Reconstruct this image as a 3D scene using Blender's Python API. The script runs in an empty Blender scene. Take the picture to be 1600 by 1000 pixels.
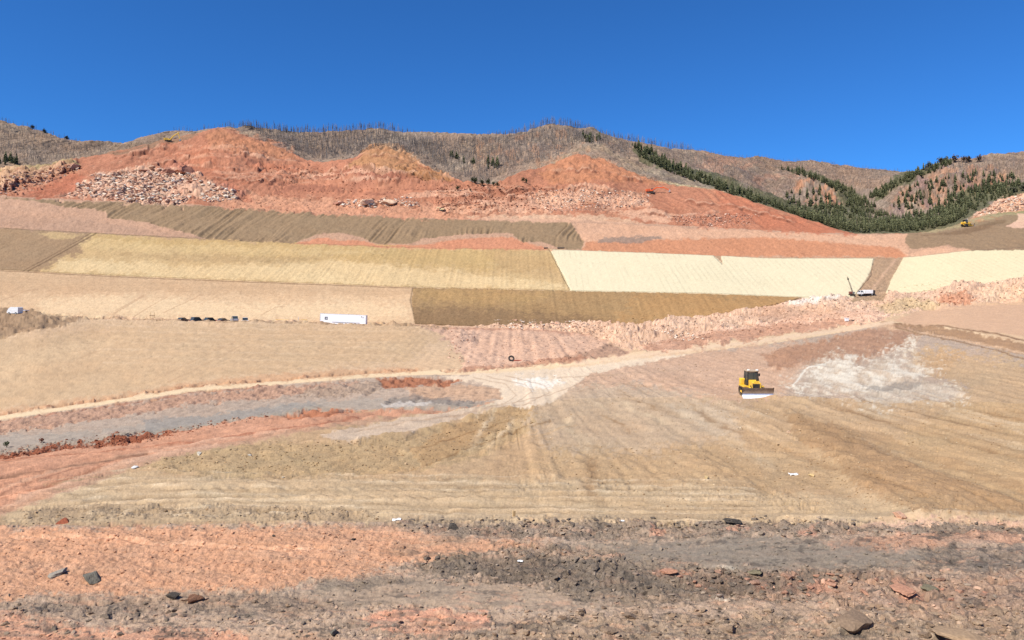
import bpy, bmesh, math, random
import numpy as np
from mathutils import Vector, Matrix
random.seed(7); rng = np.random.default_rng(7)
R = math.radians
SC = bpy.context.scene
COL = SC.collection
# ------------------------------------------------------------------ camera, sky, sun, exposure
F = 1155.0; CX = 800.0; HY = 480.0          # focal length in photo pixels, principal column, eye level row
cam = bpy.data.cameras.new('camera'); camo = bpy.data.objects.new('camera', cam); COL.objects.link(camo)
cam.sensor_width = 36; cam.lens = 36 * F / 1600; cam.clip_start = 0.5; cam.clip_end = 9000
cam.shift_y = -(500 - HY) / 1600
camo.rotation_euler = (R(90), 0, 0); camo.location = (0, 0, 0)
SC.camera = camo
SUN = Vector((-0.53, -0.42, 0.74)).normalized()
w = bpy.data.worlds.new('World'); SC.world = w; w.use_nodes = True
nt = w.node_tree
sky = nt.nodes.new('ShaderNodeTexSky'); sky.sky_type = 'NISHITA'; sky.sun_disc = False
sky.sun_elevation = math.asin(SUN.z); sky.sun_rotation = math.atan2(SUN.x, SUN.y)
sky.altitude = 2600; sky.air_density = 1.0; sky.dust_density = 0.05; sky.ozone_density = 3.0
bg = nt.nodes['Background']; bg.inputs[1].default_value = 0.10
tint = nt.nodes.new('ShaderNodeMix'); tint.data_type = 'RGBA'; tint.blend_type = 'MULTIPLY'; tint.inputs[0].default_value = 1
tint.inputs[7].default_value = (0.24, 0.66, 1.12, 1)      # deep clear high-altitude blue
nt.links.new(sky.outputs[0], tint.inputs[6]); nt.links.new(tint.outputs[2], bg.inputs[0])
sl = bpy.data.lights.new('sun', 'SUN'); sl.energy = 4.9; sl.angle = R(0.5); sl.color = (1.0, 0.925, 0.79)
so = bpy.data.objects.new('sun', sl); COL.objects.link(so)
so.rotation_euler = SUN.to_track_quat('Z', 'Y').to_euler()
SC.view_settings.view_transform = 'Standard'; SC.view_settings.look = 'None'
SC.view_settings.exposure = 0.46; SC.view_settings.gamma = 1
KEXP = 1.48                                   # sunlit albedo -> displayed linear value

def lin(c):
    c = np.asarray(c, float) / 255.0
    return np.where(c <= 0.04045, c / 12.92, ((c + 0.055) / 1.055) ** 2.4)
def alb(*c):
    return np.clip(lin(c) / KEXP, 0.004, 0.86)
# ------------------------------------------------------------------ helpers
def tag(o, label=None, cat=None, group=None, kind=None):
    if label: o['label'] = label
    if cat: o['category'] = cat
    if group: o['group'] = group
    if kind: o['kind'] = kind
    return o
def empty(name, loc=(0, 0, 0), rz=0.0):
    o = bpy.data.objects.new(name, None); COL.objects.link(o); o.location = loc; o.rotation_euler = (0, 0, rz); o.empty_display_size = 0.3
    return o
def copy_tree(o, parent=None):
    c = o.copy(); COL.objects.link(c)
    if parent: c.parent = parent; c.matrix_parent_inverse = o.matrix_parent_inverse.copy()
    for ch in o.children: copy_tree(ch, c)
    return c
_m = {}
def mat(name, rgb, rough=0.6, metal=0.0, var=0.12, scale=3.0, bump=0.0, spec=0.4, attr=False, dirt=None):
    if name in _m: return _m[name]
    m = bpy.data.materials.new(name); m.use_nodes = True; t = m.node_tree; b = t.nodes['Principled BSDF']
    b.inputs['Roughness'].default_value = rough; b.inputs['Metallic'].default_value = metal
    b.inputs['Specular IOR Level'].default_value = spec
    tc = t.nodes.new('ShaderNodeTexCoord'); n = t.nodes.new('ShaderNodeTexNoise'); n.inputs['Scale'].default_value = scale
    n.inputs['Detail'].default_value = 4; t.links.new(tc.outputs['Object'], n.inputs['Vector'])
    mr = t.nodes.new('ShaderNodeMapRange'); mr.inputs['From Min'].default_value = 0.3; mr.inputs['From Max'].default_value = 0.7
    mr.inputs['To Min'].default_value = 1 - var; mr.inputs['To Max'].default_value = 1 + var
    t.links.new(n.outputs['Fac'], mr.inputs['Value'])
    mx = t.nodes.new('ShaderNodeMix'); mx.data_type = 'RGBA'; mx.blend_type = 'MULTIPLY'; mx.inputs[0].default_value = 1
    if attr:
        a = t.nodes.new('ShaderNodeAttribute'); a.attribute_name = 'col'; t.links.new(a.outputs['Color'], mx.inputs[6])
    else: mx.inputs[6].default_value = (*[float(v) for v in rgb], 1)
    t.links.new(mr.outputs[0], mx.inputs[7])
    src = mx.outputs[2]
    if dirt is not None:
        n2 = t.nodes.new('ShaderNodeTexNoise'); n2.inputs['Scale'].default_value = 2.2; n2.inputs['Detail'].default_value = 6
        t.links.new(tc.outputs['Object'], n2.inputs['Vector'])
        r2 = t.nodes.new('ShaderNodeMapRange'); r2.inputs['From Min'].default_value = 0.45; r2.inputs['From Max'].default_value = 0.75; r2.inputs['To Max'].default_value = 0.75
        t.links.new(n2.outputs['Fac'], r2.inputs['Value'])
        m3 = t.nodes.new('ShaderNodeMix'); m3.data_type = 'RGBA'; t.links.new(r2.outputs[0], m3.inputs[0]); t.links.new(src, m3.inputs[6]); m3.inputs[7].default_value = (*[float(v) for v in dirt], 1)
        src = m3.outputs[2]
    t.links.new(src, b.inputs['Base Color'])
    if bump:
        bp = t.nodes.new('ShaderNodeBump'); bp.inputs['Strength'].default_value = 1; bp.inputs['Distance'].default_value = bump
        t.links.new(n.outputs['Fac'], bp.inputs['Height']); t.links.new(bp.outputs[0], b.inputs['Normal'])
    _m[name] = m; return m
def np_mesh(name, V, Fq, colors=None, material=None, smooth=True, attrs=None):
    """V (n,3), Fq (m,k) faces all of k corners"""
    me = bpy.data.meshes.new(name); V = np.ascontiguousarray(V, dtype=np.float32); Fq = np.ascontiguousarray(Fq, dtype=np.int32)
    n, (m, k) = len(V), Fq.shape
    me.vertices.add(n); me.vertices.foreach_set('co', V.ravel())
    me.loops.add(m * k); me.loops.foreach_set('vertex_index', Fq.ravel())
    me.polygons.add(m); me.polygons.foreach_set('loop_start', np.arange(0, m * k, k, dtype=np.int32))
    me.update(calc_edges=True)
    me.polygons.foreach_set('use_smooth', np.full(m, smooth, dtype=bool))
    if colors is not None:
        a = me.color_attributes.new('col', 'FLOAT_COLOR', 'POINT')
        c4 = np.ones((n, 4), np.float32); c4[:, :3] = colors; a.data.foreach_set('color', c4.ravel())
    for nm, arr in (attrs or {}).items():
        a = me.attributes.new(nm, 'FLOAT', 'POINT'); a.data.foreach_set('value', np.ascontiguousarray(arr, dtype=np.float32))
    if material: me.materials.append(material)
    o = bpy.data.objects.new(name, me); COL.objects.link(o)
    return o
# ------------------------------------------------------------------ noise
def _h(ix, iy, seed):
    h = (ix.astype(np.int64) * 374761393 + iy.astype(np.int64) * 668265263 + seed * 974634777) & 0xffffffff
    h = ((h ^ (h >> 13)) * 1274126177) & 0xffffffff
    h = (h ^ (h >> 16)) & 0xffff
    return h.astype(np.float32) / 32767.5 - 1.0
def vn(x, y, seed=0):
    x = np.asarray(x, np.float64); y = np.asarray(y, np.float64)
    ix = np.floor(x); iy = np.floor(y); fx = (x - ix).astype(np.float32); fy = (y - iy).astype(np.float32)
    ix = ix.astype(np.int64); iy = iy.astype(np.int64)
    fx = fx * fx * (3 - 2 * fx); fy = fy * fy * (3 - 2 * fy)
    a = _h(ix, iy, seed); b = _h(ix + 1, iy, seed); c = _h(ix, iy + 1, seed); d = _h(ix + 1, iy + 1, seed)
    return (a + (b - a) * fx) * (1 - fy) + (c + (d - c) * fx) * fy
def fbm(x, y, seed=0, o=4, g=0.5):
    s = 0; a = 1; t = 0
    for k in range(o):
        s = s + a * vn(x * 2 ** k + 13.7 * k, y * 2 ** k - 7.1 * k, seed + k); t += a; a *= g
    return s / t
def sst(a, b, x):
    t = np.clip((x - a) / (b - a), 0, 1); return t * t * (3 - 2 * t)
# ------------------------------------------------------------------ terrain: depth profiles
# each curve: list of (column, row, depth in metres), near to far
def crv(pts, sm=10): return (np.array(pts, float), sm)
C = []
C.append(('K1', crv([(0, 1051, 18), (1600, 1051, 18)]), 4))
C.append(('K2', crv([(0, 998, 22), (1600, 998, 22)]), 34))
C.append(('K3', crv([(0, 820, 32), (250, 820, 32), (400, 815, 32), (640, 816, 32), (800, 811, 32), (1060, 812, 32), (1200, 808, 32), (1400, 804, 32), (1600, 808, 32)]), 132))
C.append(('K4', crv([(0, 815, 35), (400, 810, 35), (800, 806, 35), (1200, 803, 35), (1400, 799, 35), (1600, 802, 35)]), 6))
C.append(('K5', crv([(-160, 735, 52), (0, 722, 55), (300, 702, 56), (600, 698, 55), (800, 700, 55), (1200, 702, 55), (1600, 705, 55)]), 80))
C.append(('K6', crv([(-160, 722, 55), (0, 703, 60), (80, 696, 63), (150, 686, 66), (185, 680, 69), (220, 681, 71), (300, 667, 75), (420, 648, 82), (475, 638, 87), (505, 638, 88), (560, 641, 90), (700, 634, 95), (780, 628, 98), (900, 622, 98), (1200, 618, 90), (1400, 625, 88), (1600, 630, 88)], 7), 58))
C.append(('K7', crv([(-160, 728, 62), (0, 709, 67), (300, 675, 83), (480, 650, 94), (560, 645, 97), (700, 638, 101), (780, 627, 102), (830, 621, 103), (900, 618, 101), (1200, 614, 93), (1400, 620, 91), (1600, 625, 91)]), 7))
C.append(('K8', crv([(-160, 690, 88), (0, 676, 92), (300, 640, 107), (480, 622, 118), (560, 615, 122), (640, 612, 124), (700, 612, 123), (760, 606, 126), (830, 598, 128), (900, 592, 128), (1000, 582, 132), (1100, 574, 138), (1200, 566, 140), (1300, 552, 148), (1400, 545, 155), (1500, 562, 135), (1600, 584, 112)], 14), 44))
C.append(('K9', crv([(-160, 680, 99), (0, 656, 105), (300, 612, 122), (560, 591, 138), (650, 586, 143), (720, 586, 144), (800, 583, 148), (900, 576, 154), (1000, 564, 160), (1100, 550, 170), (1200, 538, 180), (1300, 522, 195), (1380, 508, 206), (1420, 511, 203), (1500, 527, 172), (1600, 552, 140), (1760, 590, 118)]), 34))
C.append(('K10', crv([(-160, 672, 102), (0, 649, 108), (300, 605, 125), (560, 585, 141), (650, 580, 146), (800, 572, 153), (900, 562, 160), (1000, 549, 168), (1100, 537, 176), (1200, 526, 186), (1300, 512, 200), (1380, 501, 212), (1440, 506, 207), (1500, 513, 185), (1600, 538, 150), (1760, 570, 130)]), 12))
C.append(('K11', crv([(-160, 480, 213), (0, 489, 214), (60, 489, 216), (110, 495, 219), (150, 498, 222), (300, 500, 226), (400, 501, 228), (500, 503, 230), (640, 506, 230), (700, 512, 232), (780, 513, 235), (850, 515, 235), (915, 523, 232), (950, 532, 215), (985, 545, 178), (1010, 535, 192), (1100, 517, 212), (1200, 502, 222), (1300, 487, 232), (1400, 478, 243), (1440, 485, 236), (1500, 478, 236), (1600, 476, 235)], 8), 92))
C.append(('K12', crv([(-160, 482, 235), (0, 492, 236), (60, 494, 238), (110, 497, 240), (300, 499, 244), (640, 507, 246), (700, 510, 244), (780, 508, 246), (850, 506, 248), (920, 502, 250), (960, 502, 251), (1020, 504, 252), (1050, 495, 254), (1100, 491, 256), (1150, 486, 257), (1200, 479, 258), (1240, 471, 259), (1300, 460, 260), (1340, 463, 260), (1370, 461, 262), (1400, 454, 264), (1440, 456, 262), (1465, 446, 262), (1490, 438, 262), (1530, 443, 262), (1560, 441, 262), (1600, 430, 262)], 4), 30))
C.append(('K13', crv([(-160, 480, 240), (0, 490, 243), (300, 498, 248), (640, 506, 250), (760, 511, 252), (920, 508, 257), (1020, 510, 258), (1100, 496, 262), (1240, 476, 265), (1300, 468, 266), (1440, 462, 268), (1500, 450, 268), (1600, 442, 268)]), 4))
C.append(('K14', crv([(-160, 415, 302), (0, 422, 300), (200, 432, 296), (400, 440, 290), (645, 449, 286), (890, 455, 282), (1100, 459, 280), (1200, 463, 280), (1250, 465, 279), (1300, 466, 278), (1400, 462, 277), (1500, 448, 276), (1600, 440, 276)]), 66))
C.append(('K15', crv([(-160, 348, 362), (0, 357, 358), (150, 365, 354), (400, 378, 346), (650, 387, 338), (860, 390, 330), (1000, 395, 326), (1130, 400, 324), (1200, 404, 322), (1365, 404, 320), (1420, 402, 320), (1500, 393, 316), (1600, 386, 312)]), 56))
C.append(('K15b', crv([(-160, 347, 366), (0, 356, 362), (400, 377, 350), (860, 389.5, 334), (1130, 399, 328), (1200, 403, 326), (1365, 403, 324), (1420, 401, 324), (1500, 392, 319), (1600, 385, 315)]), 3))
C.append(('K16', crv([(-160, 305, 420), (0, 309, 417), (50, 310, 415), (180, 318, 410), (330, 325, 404), (500, 333, 398), (650, 342, 390), (800, 345, 382), (900, 347, 376), (1000, 353, 372), (1100, 358, 368), (1200, 362, 363), (1340, 366, 357), (1420, 366, 354), (1500, 362, 352), (1600, 352, 350)]), 44))
C.append(('K16b', crv([(-160, 300, 440), (0, 306, 432), (60, 309, 425), (180, 316, 420), (330, 323, 414), (500, 331, 410), (650, 339, 402), (800, 341, 396), (900, 343, 390), (1000, 349, 385), (1100, 354, 380), (1200, 360, 372), (1340, 365.5, 362), (1420, 365, 360), (1500, 357, 362), (1600, 345, 362)]), 5))
C.append(('K17', crv([(-160, 268, 600), (0, 263, 600), (60, 260, 600), (110, 254, 610), (130, 246, 625), (160, 240, 640), (180, 235, 650), (240, 222, 670), (300, 209, 690), (335, 202, 700), (350, 202, 700), (370, 206, 695), (400, 216, 680), (440, 232, 650), (475, 249, 610), (500, 255, 590), (540, 250, 580), (562, 244, 580), (580, 233, 580), (600, 229, 580), (620, 232, 576), (650, 250, 550), (690, 273, 510), (730, 285, 485), (770, 291, 478), (790, 278, 490), (812, 268, 505), (850, 260, 530), (880, 247, 555), (905, 244, 560), (935, 250, 550), (975, 265, 525), (1012, 280, 500), (1050, 288, 488), (1112, 298, 465), (1162, 311, 445), (1200, 323, 430), (1262, 343, 408), (1337, 366, 375), (1420, 366, 370), (1450, 363, 375), (1500, 349, 400), (1530, 335, 420), (1560, 316, 440), (1585, 306, 448), (1600, 303, 452), (1760, 262, 520)], 5), 112))
C.append(('V1', crv([(-160, 272, 640), (0, 268, 640), (110, 262, 650), (180, 243, 690), (340, 212, 740), (440, 240, 700), (500, 262, 640), (600, 240, 620), (690, 280, 560), (770, 300, 540), (905, 255, 600), (1050, 298, 540), (1200, 332, 500), (1337, 374, 470), (1450, 372, 470), (1530, 345, 470), (1600, 315, 490), (1760, 272, 560)]), 5))
C.append(('R1', crv([(-160, 268, 720), (0, 262, 720), (110, 252, 740), (180, 238, 780), (340, 206, 820), (440, 228, 800), (500, 250, 740), (600, 234, 720), (690, 268, 680), (770, 288, 640), (800, 272, 640), (840, 256, 650), (870, 240, 650), (900, 231, 650), (930, 227, 650), (960, 236, 645), (1000, 254, 635), (1040, 269, 620), (1080, 281, 605), (1112, 292, 590), (1160, 306, 570), (1200, 318, 555), (1260, 336, 540), (1337, 362, 520), (1420, 364, 520), (1460, 352, 540), (1520, 325, 560), (1600, 296, 580), (1760, 258, 640)], 8), 56))
C.append(('V2', crv([(-160, 258, 760), (0, 254, 760), (180, 236, 820), (340, 204, 860), (500, 245, 800), (690, 262, 740), (770, 282, 700), (840, 256, 690), (930, 236, 700), (1000, 262, 680), (1080, 290, 650), (1200, 324, 600), (1337, 362, 560), (1440, 358, 570), (1520, 330, 600), (1600, 300, 620), (1760, 256, 680)]), 6))
C.append(('R2', crv([(-160, 240, 850), (0, 238, 850), (180, 234, 900), (340, 200, 920), (500, 226, 900), (690, 246, 860), (770, 250, 860), (840, 228, 880), (930, 214, 880), (985, 226, 860), (1020, 238, 840), (1085, 270, 800), (1160, 299, 760), (1200, 312, 730), (1260, 332, 700), (1310, 350, 670), (1360, 357, 650), (1440, 345, 660), (1520, 310, 690), (1600, 284, 700), (1760, 246, 750)], 8), 52))
C.append(('V3', crv([(-160, 232, 880), (0, 230, 880), (180, 233, 930), (340, 198, 940), (500, 220, 930), (770, 242, 900), (930, 213, 920), (985, 230, 900), (1085, 278, 860), (1200, 322, 820), (1310, 352, 780), (1360, 352, 740), (1440, 335, 740), (1600, 278, 760), (1760, 242, 800)]), 6))
C.append(('R3', crv([(-160, 215, 950), (0, 214, 950), (180, 232, 960), (340, 197, 970), (500, 214, 970), (770, 228, 960), (930, 208, 970), (1000, 226, 980), (1085, 246, 1000), (1130, 258, 1000), (1160, 272, 1000), (1200, 288, 990), (1225, 284, 985), (1265, 281, 975), (1290, 290, 960), (1330, 314, 930), (1370, 334, 880), (1420, 326, 850), (1480, 292, 860), (1520, 280, 860), (1600, 268, 870), (1760, 236, 880)], 8), 60))
C.append(('V4', crv([(-160, 205, 1000), (0, 205, 1000), (180, 233, 990), (340, 196, 990), (500, 211, 1000), (770, 222, 1000), (930, 207, 1000), (1050, 238, 1040), (1130, 258, 1060), (1200, 278, 1080), (1290, 296, 1060), (1370, 325, 1000), (1420, 310, 930), (1480, 280, 920), (1600, 258, 930), (1760, 232, 930)]), 6))
C.append(('R4', crv([(-160, 195, 1050), (0, 197, 1050), (180, 234, 1020), (340, 196, 1010), (500, 209, 1040), (770, 217, 1060), (930, 207, 1060), (1050, 237, 1100), (1130, 252, 1150), (1200, 260, 1180), (1240, 268, 1180), (1285, 278, 1160), (1320, 305, 1100), (1345, 308, 1080), (1365, 296, 1070), (1400, 277, 1050), (1440, 263, 1030), (1480, 250, 1010), (1530, 249, 1000), (1600, 239, 1000), (1760, 228, 1000)], 6), 50))
C.append(('V5', crv([(-160, 196, 1080), (180, 235, 1040), (340, 196, 1020), (500, 209, 1060), (930, 207, 1090), (1050, 237, 1150), (1200, 266, 1260), (1320, 300, 1260), (1400, 282, 1200), (1480, 262, 1100), (1600, 252, 1080), (1760, 240, 1080)]), 5))
C.append(('SKY', crv([(-400, 150, 1150), (-160, 170, 1120), (0, 189, 1100), (40, 198, 1090), (80, 210, 1080), (120, 222, 1070), (160, 231, 1060), (190, 234, 1060), (250, 220, 1050), (300, 210, 1040), (340, 198, 1030), (370, 193, 1030), (400, 195, 1040), (430, 198, 1050), (470, 206, 1070), (500, 209, 1080), (540, 207, 1090), (580, 204, 1100), (605, 205, 1100), (640, 216, 1110), (680, 225, 1120), (720, 225, 1120), (760, 217, 1120), (800, 209, 1120), (840, 199, 1120), (860, 196, 1120), (890, 198, 1120), (930, 207, 1130), (970, 218, 1150), (1000, 225, 1170), (1050, 236, 1220), (1100, 239, 1300), (1140, 246, 1350), (1165, 247, 1380), (1180, 243, 1400), (1200, 248, 1420), (1240, 251, 1450), (1280, 252, 1480), (1320, 259, 1480), (1370, 267, 1480), (1400, 267, 1470), (1460, 268, 1450), (1600, 262, 1300), (1760, 250, 1200), (2400, 200, 1200)], 4), 50))
C.append(('BACK', crv([(-400, 230, 1500), (0, 270, 1400), (800, 280, 1450), (1600, 320, 1800)]), 6))
STEP = 1.4
xs = [-40.0]
while xs[-1] < 1640: xs.append(xs[-1] + STEP)
l = [-40.0]; s = 3.0
while l[-1] > -1000: l.append(l[-1] - s); s = min(s * 1.07, 40)
r = [xs[-1]]; s = 3.0
while r[-1] < 2600: r.append(r[-1] + s); s = min(s * 1.07, 40)
xs = np.array(l[:0:-1] + xs + r[1:]); NX = len(xs)
fine = np.arange(-1100, 2800, 1.0)
def ev(c):
    P, sm = c
    yy = np.interp(fine, P[:, 0], P[:, 1]); ii = np.interp(fine, P[:, 0], 1 / P[:, 2])
    k = np.exp(-0.5 * (np.arange(-3 * sm, 3 * sm + 1) / sm) ** 2); k /= k.sum(); pad = 3 * sm
    yy = np.convolve(np.pad(yy, pad, 'edge'), k, 'valid'); ii = np.convolve(np.pad(ii, pad, 'edge'), k, 'valid')
    return np.interp(xs, fine, yy), np.interp(xs, fine, ii)
rowsY, rowsI, band, rt = [], [], [], []
prev = None; KI = {}
for bi, (nm, c, n) in enumerate(C):
    y, i = ev(c)
    if prev is not None:
        for k in range(1, n + 1):
            t = k / n
            rowsY.append(prev[0] * (1 - t) + y * t); rowsI.append(prev[1] * (1 - t) + i * t); band.append(bi); rt.append(t)
    else:
        rowsY.append(y); rowsI.append(i); band.append(0); rt.append(1)
    prev = (y, i); KI[nm] = bi
PY = np.array(rowsY); INV = np.array(rowsI); NR = len(PY)
PX = np.broadcast_to(xs, PY.shape).copy(); D = 1 / INV
band = np.array(band); BAND = np.broadcast_to(band[:, None], PY.shape)
X = (PX - CX) / F * D; Y = D.copy(); Z = (HY - PY) / F * D
print('grid', NR, NX, NR * NX)
B = lambda a, b: (BAND > KI[a]) & (BAND <= KI[b])
# ------------------------------------------------------------------ polygon masks on the terrain sheet
WX = PX + 0.0; WY = PY + 0.0
_w1 = fbm(PX / 30, PY / 15, 11, 5, 0.78) * 1.25; _w2 = fbm(PX / 30, PY / 15, 29, 5, 0.78) * 1.25
_w3 = fbm(PX / 7, PY / 3.6, 37, 3, 0.8)
def mask(poly, feather=2.0, edge=4.0, fine=1):
    p = np.array(poly, float)
    m = feather + edge + 2
    js, je = None, None
    bb = (PX > p[:, 0].min() - m) & (PX < p[:, 0].max() + m) & (PY > p[:, 1].min() - m) & (PY < p[:, 1].max() + m)
    out = np.zeros(PY.shape, np.float32)
    idx = np.nonzero(bb)
    if len(idx[0]) == 0: return out
    x = PX[idx] + _w1[idx] * edge * 1.6; y = PY[idx] + _w2[idx] * edge
    ins = np.zeros(x.shape, bool); dmin = np.full(x.shape, 1e9)
    for a in range(len(p)):
        x0, y0 = p[a]; x1, y1 = p[(a + 1) % len(p)]
        if y0 != y1:
            c = ((y0 > y) != (y1 > y)) & (x < (x1 - x0) * (y - y0) / (y1 - y0) + x0); ins ^= c
        dx, dy = x1 - x0, y1 - y0; L = dx * dx + dy * dy + 1e-9
        t = np.clip(((x - x0) * dx + (y - y0) * dy) / L, 0, 1)
        dmin = np.minimum(dmin, (x - x0 - t * dx) ** 2 + (y - y0 - t * dy) ** 2)
    sd = np.sqrt(dmin) * np.where(ins, 1, -1) + _w3[idx] * feather * 0.75 * fine
    if feather > 4 and fine: feather = feather * 0.6
    out[idx] = sst(-feather / 2, feather / 2, sd) if feather > 0 else ins
    return out
def line(pts, width=2.0, edge=1.5):
    """soft stroke along a polyline; width in pixels (full)"""
    p = np.array(pts, float); m = width * 2 + edge
    bb = (PX > p[:, 0].min() - m) & (PX < p[:, 0].max() + m) & (PY > p[:, 1].min() - m) & (PY < p[:, 1].max() + m)
    out = np.zeros(PY.shape, np.float32); idx = np.nonzero(bb)
    if len(idx[0]) == 0: return out
    x = PX[idx] + _w1[idx] * edge; y = PY[idx] + _w2[idx] * edge; dmin = np.full(x.shape, 1e9)
    for a in range(len(p) - 1):
        x0, y0 = p[a]; dx, dy = p[a + 1] - p[a]; L = dx * dx + dy * dy + 1e-9
        t = np.clip(((x - x0) * dx + (y - y0) * dy) / L, 0, 1)
        dmin = np.minimum(dmin, (x - x0 - t * dx) ** 2 + (y - y0 - t * dy) ** 2)
    out[idx] = np.exp(-dmin / (width * 0.5) ** 2); return out
CO = np.zeros(PY.shape + (3,), np.float32); RO = np.zeros(PY.shape, np.float32)   # colour, roughness slope
H = np.zeros(PY.shape, np.float32); STX = np.zeros(PY.shape, np.float32); STY = STX.copy(); LED = STX.copy(); MOT = STX.copy(); FUR = STX.copy()
def base(sel, c, ro=0.15, mot=0.12):
    CO[sel] = alb(*c); RO[sel] = ro; MOT[sel] = mot
def paint(m, c, op=1.0, ro=None, mot=None):
    a = (m * op)[..., None]; CO[:] = CO * (1 - a) + alb(*c) * a
    if ro is not None: RO[:] = RO * (1 - m) + ro * m
    if mot is not None: MOT[:] = MOT * (1 - m) + mot * m
# --- base by band
base(BAND <= KI['K3'], (188, 163, 141), 0.34, 0.16)
base(B('K3', 'K6'), (202, 170, 132), 0.12, 0.10)
base(B('K6', 'K9'), (192, 170, 150), 0.10, 0.10)
base(B('K9', 'K10'), (238, 208, 170), 0.03, 0.05)
base(B('K10', 'K11'), (222, 190, 154), 0.07, 0.08)
base(B('K11', 'K13'), (222, 182, 152), 0.30, 0.14)
base(B('K13', 'K14'), (222, 188, 150), 0.05, 0.07)
base(B('K14', 'K15b'), (205, 172, 116), 0.06, 0.08)
base(B('K15b', 'K16b'), (200, 160, 134), 0.12, 0.08)
base(B('K16b', 'V1'), (194, 128, 100), 0.13, 0.12)
base(BAND > KI['V1'], (148, 128, 112), 0.15, 0.26)
exec_terrain = True
# --- foreground bench
e = [(-900, 822), (0, 822), (100, 825), (300, 822), (430, 819), (560, 822), (640, 826), (700, 838), (800, 845), (880, 850), (760, 862), (720, 880), (640, 876), (600, 890), (560, 900), (500, 905), (420, 922), (330, 918), (250, 925), (150, 930), (60, 925), (0, 945), (-900, 960)]
REDF = mask(e, 18, 10)
paint(REDF, (218, 163, 130), 0.95, 0.32, 0.14)
paint(mask([(-900, 1060), (-900, 955), (0, 955), (100, 975), (220, 982), (330, 985), (420, 1010), (400, 1060)], 20, 14), (214, 158, 128), 0.8)
paint(mask([(560, 972), (620, 952), (760, 955), (770, 975), (700, 990), (620, 985)], 12, 10), (222, 160, 130), 0.8, 0.3)
paint(mask([(-60, 935), (200, 935), (420, 925), (560, 935), (520, 960), (300, 955), (100, 968), (-60, 950)], 16, 14), (146, 128, 112), 0.75)
paint(mask([(500, 912), (640, 905), (860, 915), (1000, 935), (960, 955), (760, 950), (560, 945), (470, 930)], 16, 8), (170, 150, 130), 0.9, 0.14, 0.09)
paint(mask([(500, 905), (600, 898), (660, 908), (560, 922), (490, 922)], 10, 7), (138, 126, 112), 0.7, 0.3)
paint(mask([(640, 885), (720, 862), (830, 852), (960, 842), (1100, 852), (1300, 846), (1500, 850), (1500, 878), (1350, 892), (1180, 900), (1100, 925), (1000, 950), (900, 938), (860, 915), (760, 905), (650, 900)], 18, 12), (148, 133, 117), 0.8, 0.42)
paint(mask([(900, 850), (1100, 838), (1320, 842), (1400, 870), (1290, 890), (1120, 885), (980, 868)], 14, 8), (152, 138, 122), 0.85, 0.16, 0.12)
paint(mask([(1060, 888), (1400, 892), (1500, 900), (1480, 940), (1330, 935), (1080, 922)], 14, 12), (158, 126, 106), 0.6, 0.5)
paint(mask([(560, 818), (700, 808), (880, 812), (1060, 805), (1340, 812), (1600, 818), (1600, 834), (1340, 832), (1000, 842), (800, 838), (700, 830), (620, 826)], 8, 7), (150, 134, 118), 0.8, 0.5)
paint(mask([(700, 800), (780, 803), (760, 812), (650, 812)], 6, 4), (120, 118, 118), 0.7)
paint(mask([(1330, 822), (1380, 808), (1420, 805), (1480, 808), (1530, 804), (1610, 812), (1610, 822), (1500, 816), (1420, 823)], 5, 4), (222, 184, 158), 1, 0.3)
paint(mask([(1280, 848), (1360, 838), (1520, 828), (1640, 832), (1640, 848), (1500, 850), (1400, 862), (1300, 862)], 8, 8), (196, 152, 126), 0.8)
paint(mask([(1420, 862), (1640, 850), (1640, 890), (1500, 895)], 12, 9), (128, 118, 108), 0.8)
paint(mask([(1300, 905), (1640, 885), (1640, 1000), (1400, 960), (1280, 940)], 20, 16), (186, 154, 132), 0.7, 0.5)
paint(mask([(860, 965), (1640, 955), (1640, 1060), (700, 1060), (700, 1000)], 20, 14), (180, 156, 132), 0.8, 0.5)
for p in ([(1020, 893), (1050, 885), (1055, 898), (1030, 902)], [(1060, 892), (1078, 890), (1078, 902), (1062, 905)], [(1095, 902), (1115, 915), (1112, 925), (1098, 915)], [(1180, 915), (1200, 908), (1200, 922), (1182, 925)], [(1220, 905), (1250, 906), (1252, 922), (1218, 920)], [(1262, 906), (1295, 908), (1300, 922), (1262, 920)], [(1400, 905), (1440, 910), (1445, 935), (1405, 940)],
          [(1015, 826), (1040, 826), (1040, 838), (1016, 836)], [(1120, 826), (1170, 818), (1170, 828), (1125, 830)], [(1245, 830), (1275, 828), (1275, 840), (1250, 838)]):
    paint(mask(p, 6, 5), (206, 154, 128), 0.8)
paint(line([(1090, 882), (1120, 883), (1148, 887)], 4, 2), (235, 225, 205))
paint(line([(1120, 938), (1150, 940)], 3, 2), (215, 205, 190))
NB = (BAND <= KI['K3']).astype(np.float32); s1 = fbm(PX / 90, PY / 9, 61, 5, 0.7); s2 = fbm(PX / 70, PY / 8, 63, 5, 0.7); s3 = fbm(PX / 40, PY / 6, 65, 5, 0.75)
grad = np.clip(sst(380, 900, PX) + sst(915, 950, PY), 0, 1)
paint(NB * sst(0.05, 0.3, s1) * (0.15 + 0.35 * grad), (186, 160, 138)); paint(NB * sst(0.08, 0.32, s2) * (0.1 + 0.45 * grad), (126, 114, 102))
paint(NB * sst(0.15, 0.4, s3) * 0.4, (216, 168, 138)); paint(NB * sst(0.15, 0.4, -s3) * 0.4 * grad, (200, 172, 148))
GB = mask([(960, 856), (1120, 844), (1330, 848), (1440, 862), (1420, 880), (1250, 892), (1080, 884), (980, 874)], 26, 8)
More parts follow.
